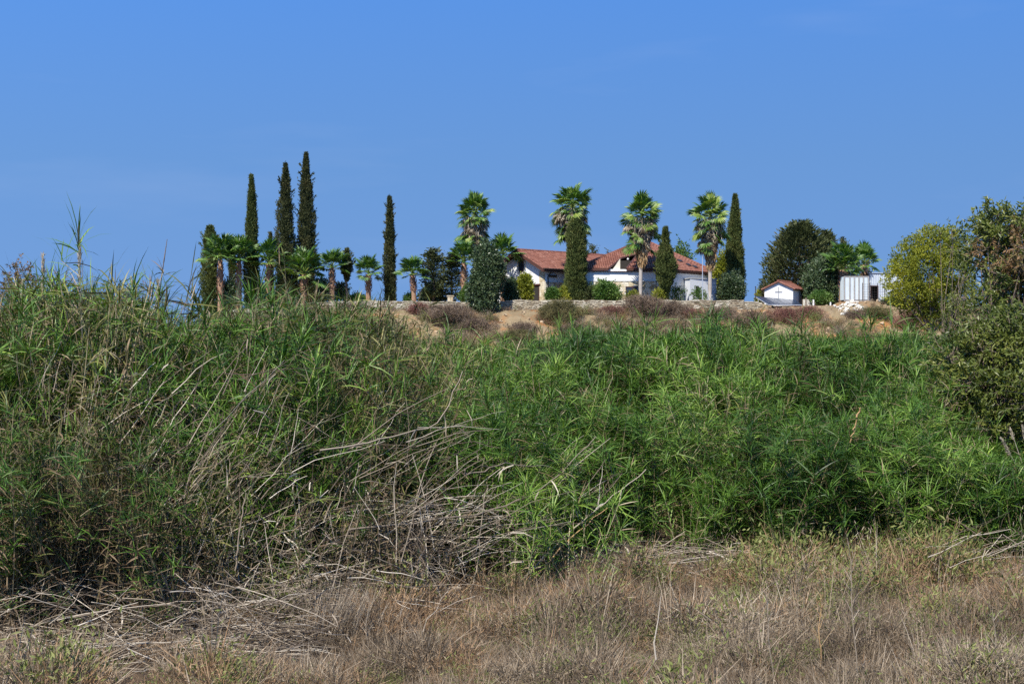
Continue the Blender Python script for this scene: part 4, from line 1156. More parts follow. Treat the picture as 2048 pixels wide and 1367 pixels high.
# ------------------------------------------------------------------ right hand foreground trees
def wild_tree(px, py_top, Y, blobs, label, mat='wild_leaf', n=9000, blade=.13, bw=.045, name='wild_tree', cat='tree', tk=.09, hang=-.15):
    """blobs: (px, py, radius px) clumps of foliage; limbs run from the trunk to every clump"""
    x = xat(px, Y); zg = tz(x, Y)
    root = thing(name, label, cat, (x, Y, zg))
    blobs = list(blobs) + [(b[0] + (rng.normal() * .6 + (.3 if px > 1800 else 0)) * b[2], b[1] + rng.normal() * b[2] * .7, b[2] * rng.uniform(.35, .6)) for b in blobs for _ in range(2)]
    tot = sum(b[2] ** 1.7 for b in blobs); parts = []; m = Mesh()
    hb = [ (xat(b[0], Y) - x, rng.uniform(-.8, .8) if len(b) < 4 else b[3], zat(b[1], Y) - zg, b[2] / F * Y) for b in blobs]
    m.tube([(0, 0, -.1), (.05, 0, 1.2), (0, .05, 2.6)], [tk, tk * .8, tk * .55], 8)
    for (bx, by, bz, br), b in zip(hb, blobs):
        k = int(n * b[2] ** 1.7 / tot)
        c = np.array([bx, by, bz])
        ntw = max(10, k // 12)
        d = unit(rng.normal(size=(ntw, 3)))
        rr = br * rng.uniform(.3, 1.12, ntw)
        P = c + d * rr[:, None] * np.array([1, 1, 1.05])
        D = d * .8 + np.array([0, 0, .35]) + rng.normal(size=(ntw, 3)) * .3
        D = unit(D); nb_ = 12
        t = rng.random((ntw, nb_))
        LL = .34
        PP = P[:, None] + D[:, None] * (t * LL)[..., None]
        DD = D[:, None] * .5 + rng.normal(size=(ntw, nb_, 3)) * .7 + np.array([0, 0, hang])
        base = rng.random((ntw, 1)) * .6
        parts.append(blades(PP.reshape(-1, 3), DD.reshape(-1, 3), blade * rng.uniform(.6, 1.2, ntw * nb_), bw * rng.uniform(.7, 1.2, ntw * nb_), np.clip(base + .4 * rng.random((ntw, nb_)), 0, 1).ravel()))
        s = np.array([0, 0, min(2.4, max(.3, bz * .5))]); mid = (s + c) / 2 + rng.normal(size=3) * .15
        m.tube([s, mid, c], [tk * .45, tk * .3, tk * .15], 5)
        for q in range(0, ntw, 3):
            m.tube([c + rng.normal(size=3) * br * .2, P[q], P[q] + D[q] * LL], [.012, .008, .003], 3, rnd=.3)
    m.build('trunk', M['bark'], root)
    foliage_obj('crown', parts, M[mat], root)
    return root
wild_tree(1998, 420, 36, [(1958, 450, 20), (1972, 520, 30), (1982, 440, 26), (2020, 465, 34), (1990, 500, 46), (2040, 520, 44), (1968, 475, 22), (2035, 440, 18), (1985, 560, 38), (2015, 590, 52), (2050, 620, 60), (1975, 640, 40), (2075, 520, 50), (2080, 440, 30), (2100, 600, 70)],
          'tall leafy tree at the top right corner of the thicket', n=17000, blade=.16, bw=.05)
wild_tree(2020, 500, 35.2, [(2010, 540, 34), (2035, 575, 30), (1998, 520, 20), (2030, 500, 22)], 'reddish-leaved branches hanging in the tall corner tree', mat='russet_leaf', n=1200, tk=.04)  # branches of the corner tree, built with a stem of their own
wild_tree(1885, 440, 44, [(1893, 468, 18), (1918, 500, 20), (1940, 545, 28), (1945, 590, 34), (1925, 620, 34), (1955, 620, 40), (1895, 650, 36), (1925, 670, 50), (1960, 690, 50)],
          'sparse olive-grey bush with thin twigs left of the tall corner tree', n=2600, tk=.04, blade=.11, bw=.035)
wild_tree(1990, 700, 27.6, [(1970, 700, 52), (2020, 690, 55), (1930, 770, 45), (1985, 790, 62), (2050, 770, 70), (1955, 850, 42), (2020, 870, 55), (2075, 680, 60), (2090, 860, 70), (1905, 710, 30), (1890, 790, 24)],
          'dark leafy thicket tree filling the right edge below the corner tree', mat='wild_leaf', n=22000, blade=.13, bw=.045)
# yellow tree beyond
def yellow():
    blobs = [(1860, 490, 34), (1825, 520, 34), (1885, 500, 36), (1850, 545, 46), (1800, 560, 34), (1905, 545, 42), (1795, 590, 26), (1840, 595, 40), (1890, 600, 46), (1925, 590, 34), (1830, 490, 16), (1870, 470, 16), (1900, 470, 16), (1920, 510, 22), (1860, 625, 36), (1810, 535, 22)]
    Y = 96.0; x = xat(1862, Y); zg = tz(x, Y)
    root = thing('yellow_tree', 'dense yellow-olive rounded tree right of the corrugated shed', 'tree', (x, Y, zg))
    m = Mesh(); m.tube([(0, 0, -.1), (.1, 0, 1.8), (0, 0, 3.6)], [.22, .18, .12], 8); parts = []
    tot = sum(b[2] ** 2 for b in blobs)
    for b in blobs:
        c = np.array([xat(b[0], Y) - x, rng.uniform(-1, 1), zat(b[1], Y) - zg]); br = b[2] / F * Y
        k = int(5200 * b[2] ** 2 / tot); d = unit(rng.normal(size=(k, 3))); P = c + d * (br * rng.uniform(.55, 1.08, k))[:, None]
        parts.append(sprays(P, d + (0, 0, .5) + rng.normal(size=(k, 3)) * .3, .3, 6, .18, .08, .6, .07))
        s = np.array([0, 0, min(3.4, c[2] * .6)]); m.tube([s, (s + c) / 2 + rng.normal(size=3) * .1, c], [.09, .06, .02], 5)
    m.build('trunk', M['bark'], root); foliage_obj('crown', parts, M['olive_leaf'], root)
yellow()
wild_tree(60, 560, 42, [(20, 590, 34), (60, 575, 26), (95, 590, 30), (40, 620, 44), (100, 630, 40), (-20, 600, 44), (10, 650, 50), (-50, 640, 60)],
          'brownish leafy tree at the far left behind the reeds', mat='russet_leaf', n=4200, blade=.11, bw=.04)
wild_tree(240, 570, 46, [(230, 600, 24), (270, 610, 26), (200, 610, 30), (150, 600, 26), (250, 640, 40), (180, 640, 40)],
          'green leafy bush behind the tall left reeds', mat='wild_leaf', n=3600, blade=.11, bw=.04)

# ------------------------------------------------------------------ instanced stuff
def src_collection(name, meshes):
    c = bpy.data.collections.new(name)
    for i, me in enumerate(meshes):
        o = bpy.data.objects.new('%s_%02d' % (name, i), me); c.objects.link(o)
    return c

def scatter(name, P, rot, sc, idx, tintv, coll, label, cat):
    me = bpy.data.meshes.new(name)
    me.vertices.add(len(P)); me.vertices.foreach_set('co', np.asarray(P, np.float32).ravel())
    a = me.attributes.new('rot', 'FLOAT_VECTOR', 'POINT'); a.data.foreach_set('vector', np.asarray(rot, np.float32).ravel())
    a = me.attributes.new('sc', 'FLOAT_VECTOR', 'POINT'); a.data.foreach_set('vector', np.asarray(sc, np.float32).ravel())
    a = me.attributes.new('pick', 'INT', 'POINT'); a.data.foreach_set('value', np.asarray(idx, np.int32))
    a = me.attributes.new('tint', 'FLOAT', 'POINT'); a.data.foreach_set('value', np.asarray(tintv, np.float32))
    o = link(name, me, None, label, cat, None, 'stuff')
    ng = bpy.data.node_groups.new(name + '_scatter', 'GeometryNodeTree')
    ng.interface.new_socket('Geometry', in_out='INPUT', socket_type='NodeSocketGeometry')
    ng.interface.new_socket('Geometry', in_out='OUTPUT', socket_type='NodeSocketGeometry')
    N = ng.nodes; gi = N.new('NodeGroupInput'); go = N.new('NodeGroupOutput')
    ci = N.new('GeometryNodeCollectionInfo'); ci.inputs['Collection'].default_value = coll
    ci.inputs['Separate Children'].default_value = True; ci.inputs['Reset Children'].default_value = True
    iop = N.new('GeometryNodeInstanceOnPoints'); iop.inputs['Pick Instance'].default_value = True
    def attr(nm, ty):
        n = N.new('GeometryNodeInputNamedAttribute'); n.data_type = ty; n.inputs['Name'].default_value = nm; return n.outputs['Attribute']
    ng.links.new(gi.outputs[0], iop.inputs['Points']); ng.links.new(ci.outputs[0], iop.inputs['Instance'])
    e2r = N.new('FunctionNodeEulerToRotation')
    ng.links.new(attr('rot', 'FLOAT_VECTOR'), e2r.inputs[0]); ng.links.new(e2r.outputs[0], iop.inputs['Rotation'])
    ng.links.new(attr('sc', 'FLOAT_VECTOR'), iop.inputs['Scale']); ng.links.new(attr('pick', 'INT'), iop.inputs['Instance Index'])
    ng.links.new(iop.outputs[0], go.inputs[0])
    md = o.modifiers.new('scatter', 'NODES'); md.node_group = ng
    return o

def leaf_strip(m, p, az, el, Ln, w, droop, mat, rnd, twist=0.0, seg=3):
    """arching strap leaf: seg segments, width tapering to a point"""
    ds = Ln / seg; pts = [np.array(p, float)]; e = el
    for i in range(seg):
        d = np.array([math.cos(az) * math.cos(e), math.sin(az) * math.cos(e), math.sin(e)])
        pts.append(pts[-1] + d * ds); e -= droop / seg
    s = np.array([-math.sin(az), math.cos(az), 0]); s = s * math.cos(twist) + np.array([0, 0, 1]) * math.sin(twist)
    ws = [.55, 1, .75] if seg == 3 else ([.7, 1] if seg == 2 else list(np.interp(np.linspace(0, 1, seg + 1)[:-1], [0, .3, 1], [.6, 1, .2])))
    V = []
    for i in range(seg): V += [pts[i] - s * w * ws[i] / 2, pts[i] + s * w * ws[i] / 2]
    V.append(pts[-1])
    Fc = [(2*i, 2*i+1, 2*i+3, 2*i+2) for i in range(seg - 1)] + [(2*seg-2, 2*seg-1, 2*seg)]
    m.add(V, Fc, mat, rnd)

def reed_mesh(kind, seed):
    global rng
    keep = rng; rng = np.random.default_rng(seed)
    m = Mesh()
    Lh = {'green': 4.4, 'olive': 4.6, 'dry': 4.4, 'shoot': 2.0}[kind]
    bend = rng.uniform(.15, .9) * Lh / 4.4 * (1.4 if kind == 'shoot' else 1); ba = rng.random() * 6.28
    def sp(s): return np.array([math.cos(ba) * bend * s**2.2, math.sin(ba) * bend * s**2.2, Lh * s * (1 - .05 * bend * s)])
    ss = np.linspace(0, 1, 7)
    m.tube([sp(s) for s in ss], np.linspace(.013, .004, 7), 3, 1, rng.random(), cap=False)
    def leaves(fn, n, s0, s1, l0, dryp, az0):
        for i in range(n):
            s = s0 + (s1 - s0) * (i + rng.random() * .5) / n
            az = az0 + (math.pi if i % 2 else 0) + rng.normal() * .55
            top = (s - s0) / max(.01, (s1 - s0))
            dry = rng.random() < dryp * (1.2 - top)
            Ln = l0 * rng.uniform(.7, 1.15) * (1 - .25 * top)
            if dry: leaf_strip(m, fn(s), az, R(rng.uniform(-50, 30)), Ln * .85, rng.uniform(.018, .03), R(rng.uniform(20, 70)), 2, rng.random(), rng.normal() * .8, 2)
            else: leaf_strip(m, fn(s), az, R(rng.uniform(25, 60) + 22 * top), Ln, rng.uniform(.018, .030), R(rng.uniform(30, 105) * (1 - .35 * top)), 0, rng.random(), rng.normal() * .5, 3)
    def rosette(c, ax, n, l0, dryp=.05):
        """leaves fanning out from a shoot tip in all directions"""
        for i in range(n):
            az = rng.random() * 6.28; t = rng.random()
            el = R(rng.uniform(-5, 85)); dry = rng.random() < dryp
            leaf_strip(m, c + ax * (-.22 * t), az, el, l0 * rng.uniform(.6, 1.2), rng.uniform(.013, .024), R(rng.uniform(5, 60)), 2 if dry else 0, rng.random(), rng.normal() * .7, 3)
    if kind == 'green':
        leaves(sp, 12, .20, .85, .55, .35, rng.random() * 3)
        rosette(sp(1.0), np.array([0, 0, 1.]), 20, .55)
        for k in range(10):
            s = rng.uniform(.12, .93); p = sp(s); a = rng.random() * 6.28; ln = rng.uniform(.25, .75)
            d = np.array([math.cos(a) * .75, math.sin(a) * .75, .65]); e = p + d * ln
            m.tube([p, e], [.006, .003], 3, 1, rng.random(), cap=False)
            rosette(e, d, 13, .48)
    elif kind == 'olive':
        leaves(sp, 16, .36, .95, .5, .75, rng.random() * 3)
        rosette(sp(1.0), np.array([0, 0, 1.]), 8, .48, .2)
        for k in range(5):
            s = rng.uniform(.3, .95); p = sp(s); a = rng.random() * 6.28; ln = rng.uniform(.2, .5)
            d = np.array([math.cos(a) * .6, math.sin(a) * .6, .8]); e = p + d * ln
            m.tube([p, e], [.005, .003], 3, 1, rng.random(), cap=False)
            rosette(e, d, 9, .34, .3)
    elif kind == 'dry':
        leaves(sp, 18, .15, 1.0, .42, 3.0, rng.random() * 3)
    else:
        leaves(sp, 14, .08, .9, .5, .08, rng.random() * 3)
        rosette(sp(1.0), np.array([0, 0, 1.]), 20, .5)
        rosette(sp(.6), np.array([0, 0, 1.]), 12, .44)
    rng = keep
    lm = M['reed_olive'] if kind in ('olive', 'dry') else M['reed']
    return m.mesh('reed_' + kind, [lm, M['cane'], M['reed_dry']])
G_, O_, D_, S_ = 8, 7, 5, 5
reeds = [reed_mesh('green', 200 + i) for i in range(G_)] + [reed_mesh('olive', 300 + i) for i in range(O_)] + [reed_mesh('dry', 400 + i) for i in range(D_)] + [reed_mesh('shoot', 500 + i) for i in range(S_)]
reed_col = src_collection('reed_source', reeds)

PROF_X = [-200, 0, 60, 110, 170, 230, 300, 340, 400, 450, 500, 560, 620, 660, 700, 735, 790, 850, 900, 960, 1000, 1060, 1120, 1180, 1250, 1350, 1450, 1480, 1550, 1700, 1800, 1860, 1900, 2300]
PROF_Y = [605, 615, 600, 585, 570, 590, 618, 655, 645, 625, 602, 572, 584, 612, 628, 618, 655, 668, 690, 680, 676, 690, 684, 640, 676, 652, 640, 628, 664, 662, 660, 650, 680, 700]
FR_X = [-200, 0, 400, 700, 1000, 1250, 1500, 1800, 2048, 2300]
FR_Y = [18.6, 18.6, 18.7, 19.4, 21.0, 23.1, 24.0, 23.4, 22.7, 22.3]
def px_of(x, y): return CX + x / y * F
def reed_bed():
    """reeds grow in stools: a dense heart with canes leaning outward, dark gaps between neighbours"""
    P, rot, sc, idx, tn = [], [], [], [], []
    nc = 600
    CY_ = 18.3 + 31.5 * rng.random(nc) ** 1.1
    CX_ = (rng.random(nc) * 2 - 1) * (CY_ * .364 + 2.2)
    for cx, cy in zip(CX_, CY_):
        px = px_of(cx, cy)
        yf = float(np.interp(px, FR_X, FR_Y)) + .1
        left = 1 - float(sstep(760, 1080, px + 150 * rng.normal())); lf2 = 1 - float(sstep(500, 1150, px))
        low = mnoise.noise(Vector((cx * .22 + 7, cy * .25, 9.1)))
        mid = mnoise.noise(Vector((cx * .5, cy * .5, 3.1)))
        d0 = cy - yf
        if d0 < -.3: continue
        Hc = (1 + .16 * mid + .10 * rng.normal() + .08 * low)
        kindbias = rng.random(); ctint = float(np.clip(.46 + .5 * low + .28 * rng.normal(), 0, 1))
        if rng.random() < .08 or (d0 < 1.7 and 1130 < px < 1470 and rng.random() < .75) or (d0 < 1.2 and 1790 < px < 1880 and rng.random() < .8): continue
        n = int(rng.uniform(26, 50) * (1.0 if d0 < 11 else .6)); sg = rng.uniform(.30, .52)
        for k_ in range(n):
            x = cx + rng.normal() * sg; y = cy + rng.normal() * sg
            d = y - yf
            if d < -.5: continue
            r2 = ((x - cx) ** 2 + (y - cy) ** 2)
            p2 = px_of(x, y)
            Hm = EYE + (CY - np.interp(p2, PROF_X, PROF_Y)) / F * 33.0
            dd = max(d, .1)
            h = Hm * ((1 - lf2) * min(1.0, .46 + .54 * (dd / 7.0) ** .85) + lf2 * (.60 + .40 * min(1, dd / 5.0))) * Hc * (1 - .22 * min(1, r2 / .6)) * (1 + .06 * rng.normal())
            if p2 > 1820 and y < 34: h = min(h, EYE + (CY - np.interp(p2, [1820, 1880, 1960, 2048], [660, 850, 900, 930])) / F * y + .15 * rng.normal())
            h = min(h, Hm * (1.02 if left > .5 else .99)) * (1.12 if rng.random() < .05 else 1)
            if h < .5: continue
            u = rng.random()
            if left > .5:
                if kindbias < .15: k = 'green' if u < .62 else ('olive' if u < .88 else 'dry')
                elif kindbias < .68: k = 'olive' if u < .66 else ('green' if u < .80 else 'dry')
                else: k = 'dry' if u < .5 else 'olive'
                if d < 1.0 and u < .45: k = 'dry'
            else:
                k = 'green' if u < .90 else ('olive' if u < .95 else ('dry' if u < .965 else 'shoot'))
                if kindbias < .07: k = 'olive' if u < .8 else 'dry'
            if h < 2.2 and left < .5: k = 'shoot'
            if k == 'green': j = rng.integers(G_); s = h / 4.6
            elif k == 'olive': j = G_ + rng.integers(O_); s = h / 4.8
            elif k == 'dry': j = G_ + O_ + rng.integers(D_); s = h / 4.6 * rng.uniform(.6, 1.05)
            else: j = G_ + O_ + D_ + rng.integers(S_); s = h / 2.4
            s = max(.3, s)
            P.append((x, y, tz(x, y) - .03))
            out = .42
            lx = out * (x - cx) + .08 * rng.normal() + .10 * left + (.10 * rng.normal() if left > .5 else 0)
            ly = out * (y - cy) + .07 * rng.normal() - (.10 if d < 3 else 0)
            rot.append((-ly, lx, rng.uniform(-3.14, 3.14)))
            w = max(s, .78)
            sc.append((w, w, s) if k != 'shoot' else (s, s, s)); idx.append(j)
            tn.append(float(np.clip((ctint + .14 * rng.normal()) * (1 if left < .5 or d > 3 else .38 + .2 * max(d, 0)), 0, 1)))  # left front reeds tinted darker, shade under the overhang put into colour
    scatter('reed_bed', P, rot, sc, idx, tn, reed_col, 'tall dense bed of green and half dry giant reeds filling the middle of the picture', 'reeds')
    return len(P)
NR = reed_bed()

# tall pale plumes and thin reeds standing above the left skyline
def lone_reed(px, py_top, Y, lean_px, label, kind='bare', py_bot=700, name='reed_stem', cat='reed'):
    x = xat(px, Y); zt = zat(py_top, Y); zg = tz(x, Y)
    x0 = x - lean_px / F * Y
    root = thing(name, label, cat, (x0, Y, zg))
    H = zt - zg; dx = x - x0
    def f(s): return np.array([dx * s**1.6, .1 * math.sin(s * 3), H * s])
    m = Mesh(); m.tube([f(s) for s in np.linspace(0, 1, 9)], np.linspace(.016, .005, 9), 5, 0, .5); m.build('stem', M['cane_dead'], root)
    if kind == 'plume':
        k = 170; t = rng.random(k); s = .86 + .14 * t
        Pp = np.array([f(q) for q in s]) + rng.normal(size=(k, 3)) * (.020 * np.sin(np.pi * t))[:, None]
        foliage_obj('plume', [blades(Pp, np.array([[.15, 0, 1]]) + rng.normal(size=(k, 3)) * .25, .12, .02, .5 + .5 * rng.random(k))], M['palm_dead'], root)
    if kind in ('leafy', 'plume'):
        lv = Mesh()
        for i in range(16):
            s = .5 + .42 * i / 16; leaf_strip(lv, f(s), (0 if i % 2 else math.pi) + rng.normal() * .6, R(rng.uniform(40, 75)), rng.uniform(.3, .5), .03, R(rng.uniform(10, 70)), 0, .3 + .6 * rng.random(), rng.normal() * .5)
        lv.build('leaves', [M['mid_leaf']], root)
    if kind == 'spear':
        lv = Mesh(); 
        for i in range(5): 
            s = .72 + .05 * i; p = f(s); q = f(min(1, s + .09)); lv.tube([p, q], [.014, .006], 4)
        lv.build('sheath', M['bark'], root)
    return root
lone_reed(334, 478, 30, 60, 'long dark bare cane leaning right against the sky on the left', 'spear')
lone_reed(158, 482, 30, 6, 'tallest pale reed plume against the sky on the left', 'plume')
lone_reed(85, 512, 31, 4, 'thin pale reed plume second from the left edge', 'plume')
lone_reed(110, 530, 31, -8, 'small dark tufted reed tip between two pale plumes', 'leafy')
lone_reed(222, 528, 30, 70, 'leafy reed bending right beside the tallest plume', 'leafy')
lone_reed(165, 528, 29.5, 10, 'bluish leafy reed under the tallest plume', 'leafy')
lone_reed(185, 545, 29.2, 12, 'short leafy reed right of the tallest plume', 'leafy')
lone_reed(363, 588, 31, 3, 'single thin white stalk against the sky near the leftmost palms', 'bare')
lone_reed(287, 560, 30, 14, 'pale broken reed left of the long dark cane', 'leafy')
lone_reed(315, 565, 29.5, 8, 'fluffy pale reed just under the long dark cane', 'plume')
lone_reed(28, 560, 30, 4, 'pale broken reed tip at the far left edge', 'leafy')

# explicit pale canes crossing the green
def cane(name, pts, r0, r1, mat, label, cat='cane', leaves=0, group=None):
    Q = [np.array(tuple(at(p[0], p[1], min(p[2], float(np.interp(p[0], FR_X, FR_Y)) + .3)))) for p in pts]
    t = np.linspace(0, 1, len(Q)); tt = np.linspace(0, 1, 4 * len(Q))
    S = np.stack([np.interp(tt, t, [q[k] for q in Q]) for k in range(3)], 1)
    for _ in range(2): S[1:-1] = (S[:-2] + 2 * S[1:-1] + S[2:]) / 4
    S[1:-1] += rng.normal(size=(len(S) - 2, 3)) * .012
    o = S[0].copy()
    root = thing(name, label, cat, tuple(o), 0, group)
    m = Mesh(); m.tube(S - o, np.linspace(r0, r1, len(S)), 5, 0, .45 + .3 * rng.random()); m.build('stem', mat, root)
    if leaves:
        lv = Mesh()
        for i in range(leaves):
            s = S[int(len(S) * (.3 + .65 * i / leaves))] - o
            leaf_strip(lv, s, rng.random() * 6.28, R(rng.uniform(-70, 30)), rng.uniform(.2, .4), .022, R(40), 0, rng.random(), rng.normal())
        lv.build('withered_leaves', M['palm_dead'], root)
    return root
cane('dry_cane', [(1020, 1185, 22.1), (1110, 1090, 22.3), (1210, 1005, 22.5), (1292, 938, 22.7)], .017, .008, M['cane_dead'], 'long tan cane slanting up right from the grass in the centre', leaves=4)
cane('dry_cane', [(1060, 1165, 21.9), (1140, 1075, 22.1), (1215, 1015, 22.4)], .014, .007, M['palm_rust'], 'golden cane slanting up right below the long tan one', leaves=3)
cane('dry_cane', [(700, 1058, 21.5), (850, 1042, 21.3), (1000, 1020, 21.7), (1110, 960, 22.1), (1192, 872, 22.5)], .017, .006, M['cane_dead'], 'long grey bent cane sweeping up right to a tattered tip', leaves=8)
cane('dry_cane', [(640, 900, 21.5), (760, 880, 21.7), (880, 850, 21.9), (925, 742, 22.5)], .015, .006, M['cane_dead'], 'pale cane bent upward at the centre left of the reeds', leaves=5)
cane('dry_cane', [(930, 940, 21.9), (935, 950, 22.1), (1010, 925, 22.1), (1105, 935, 22.3)], .013, .006, M['cane_dead'], 'pale nearly level cane left of the tattered tip', leaves=3)
cane('dry_cane', [(1720, 815, 26.2), (1710, 850, 26.2), (1700, 885, 26.3)], .016, .010, M['palm_rust'], 'short thick tan sheath among green reeds on the right')
cane('dry_cane', [(1860, 1120, 22.9), (1930, 1160, 22.5), (1985, 1190, 22.1), (2050, 1225, 21.7)], .012, .007, M['cane_dead'], 'pale forked cane lying at the right edge above the dry grass', leaves=4)
cane('dry_cane', [(1895, 1130, 22.7), (1960, 1120, 22.5), (2055, 1078, 22.3)], .013, .007, M['cane_dead'], 'pale cane rising to the right edge above the forked one', leaves=4)
cane('dry_cane', [(1975, 1250, 21.0), (2010, 1262, 20.8), (2060, 1280, 20.5)], .016, .01, M['cane_dead'], 'whitish broken cane lying in dry grass at the right edge', leaves=1)
cane('dry_cane', [(300, 1245, 20.6), (315, 1270, 20.4), (338, 1298, 20.2)], .017, .012, M['cane_dead'], 'short whitish cane lying slanted in the grass at lower left')
cane('dry_cane', [(340, 1300, 20.3), (395, 1300, 20.4), (430, 1265, 20.6), (462, 1205, 21.4)], .012, .006, M['cane_dead'], 'thin whitish cane curving up from the grass at lower left')
cane('dry_cane', [(0, 1245, 21.4), (80, 1232, 21.6), (170, 1225, 21.8)], .014, .009, M['cane_dead'], 'long flat pale cane lying at the lower left edge')
cane('dry_cane', [(470, 1140, 20.9), (480, 1060, 20.9), (492, 985, 21.0)], .013, .007, M['cane_dead'], 'upright tan cane standing free in the dark left of centre')
cane('dry_cane', [(25, 1220, 20.5), (18, 1140, 20.7), (2, 1075, 20.9)], .016, .01, M['cane_dead'], 'upright pale cane at the far left edge of the thicket')
cane('dry_cane', [(66, 1180, 20.5), (58, 1110, 20.6), (48, 1050, 20.7), (20, 1000, 20.8)], .013, .008, M['cane_dead'], 'upright tan cane second from the left edge of the thicket')
cane('dry_cane', [(940, 1190, 21.1), (955, 1130, 21.3), (968, 1000, 21.5), (975, 970, 21.7)], .012, .006, M['cane_dead'], 'thin upright cane rising in the dark hollow at centre')

# white plume reed at the right edge
def plume_clump():
    Y = 25.0; x = xat(2052, Y); zg = tz(x, Y)
    root = thing('plume_reed', 'silvery drooping reed plumes at the right edge', 'reed', (x, Y, zg))
    for tx, ty in ((2008, 890), (2030, 875), (2015, 905), (2045, 870), (2060, 900)):
        q = np.array([xat(tx, Y) - x, rng.uniform(-.1, .1), zat(ty, Y) - zg])
        base = np.array([.02, 0, zat(1010, Y) - zg])
        S = [base * (1, 1, 0), base, base * .45 + q * .55 + (.06, 0, .05), q]
        m = Mesh(); m.tube(S, [.012, .009, .006, .004], 4, 0, .8); m.build('stem', M['cane_dead'], root)
        k = 90; t = rng.random(k)
        P = q + (q - S[2]) * (t * .45 - .15)[:, None] + rng.normal(size=(k, 3)) * .010
        foliage_obj('plume', [blades(P, (q - S[2])[None] * 3 + rng.normal(size=(k, 3)) * .3 + (0, 0, -.3), .06, .011, .6 + .3 * rng.random(k))], M['palm_dead'], root)
plume_clump()

# ------------------------------------------------------------------ fallen canes (nobody could count them)
def cane_litter(name, label, specs):
    """specs: (n, px0, px1, Y0, Y1, z0, z1, len0, len1, azimuth mean, azimuth spread, tilt mean, tilt spread, sag)"""
    m = Mesh()
    for (n, a, b, y0, y1, z0, z1, l0, l1, azm, azs, tm, ts, sag) in specs:
        for i in range(n):
            Y = rng.uniform(y0, y1); x = xat(rng.uniform(a, b), Y); z = tz(x, Y) + rng.uniform(z0, z1)
            Ln = rng.uniform(l0, l1); az = R(azm + rng.normal() * azs); ti = R(tm + rng.normal() * ts)
            d = np.array([math.cos(az) * math.cos(ti), math.sin(az) * math.cos(ti), math.sin(ti)])
            s_ = np.linspace(-.5, .5, 5)
            P = np.array([x, Y, z]) + d * (s_ * Ln)[:, None]; P[:, 2] -= sag * Ln * (s_ + .5) ** 2
            P[:, 2] = np.maximum(P[:, 2], terrain(P[:, 0], P[:, 1]) + .015)
            m.tube(P + rng.normal(size=(5, 3)) * .012 * Ln, np.linspace(.008, .0035, 5) * rng.uniform(.4, 1.2), 3, 0, rng.random() ** 1.3, cap=False)
            if rng.random() < .5:
                q = P[rng.integers(1, 5)]
                leaf_strip(m, q, rng.random() * 6.28, R(rng.uniform(-80, 20)), rng.uniform(.15, .4), rng.uniform(.014, .026), R(50), 0, rng.random(), rng.normal(), 2)
    return m.build(name, [M['cane_dead']], None, kind='stuff', label=label, cat='dead canes')
cane_litter('fallen_canes', 'tangle of dead tan and grey canes lying at the foot of the reeds on the left', [
    (760, -120, 640, 17.5, 19.8, .02, .85, .4, 1.7, 18, 40, 8, 22, .12),
    (700, -120, 640, 16.9, 19.0, .02, .35, .3, 1.5, 10, 45, 3, 10, .05),
    (240, 600, 900, 18.6, 20.6, .02, .5, .3, 1.4, 10, 60, 8, 16, .08),
    (330, -120, 900, 19.2, 21.4, .2, 1.7, .5, 1.7, 60, 70, 60, 26, .08),
    (260, 560, 900, 19.2, 21.2, .05, 1.0, .4, 1.6, 12, 50, 10, 28, .2),
])
cane_litter('bent_canes', 'dead tan and grey canes leaning and bent through the left and centre of the reeds', [
    (150, 640, 1080, 20.8, 22.8, .8, 1.7, .6, 2.2, 8, 22, 18, 14, .22),
    (60, 950, 1230, 22.6, 24.0, 1.2, 2.2, .6, 1.8, 20, 30, 38, 14, .10),
    (130, 560, 1100, 21.6, 23.6, .3, 1.5, .5, 1.6, 30, 60, 50, 25, .12),
    (260, 240, 1000, 19.8, 22.4, .6, 3.0, .5, 1.9, 10, 40, 34, 22, .10),
    (230, -60, 640, 19.4, 22.0, 1.0, 3.8, .5, 1.7, 10, 45, 54, 18, .10),
])
cane_litter('broken_canes', 'broken pale canes and brush lying below the green reeds on the right', [
    (300, 1180, 1560, 22.4, 24.6, .02, .55, .5, 1.7, -5, 30, 4, 12, .04),
    (90, 1400, 1900, 22.4, 24.6, .02, .5, .4, 1.2, 0, 60, 20, 25, .04),
    (90, 1880, 2080, 21.5, 24.6, .05, .9, .5, 1.6, 10, 30, 12, 20, .05),
    (24, 1420, 1600, 24.4, 25.4, .9, 1.6, .4, 1.0, -10, 30, 20, 30, .1),
])

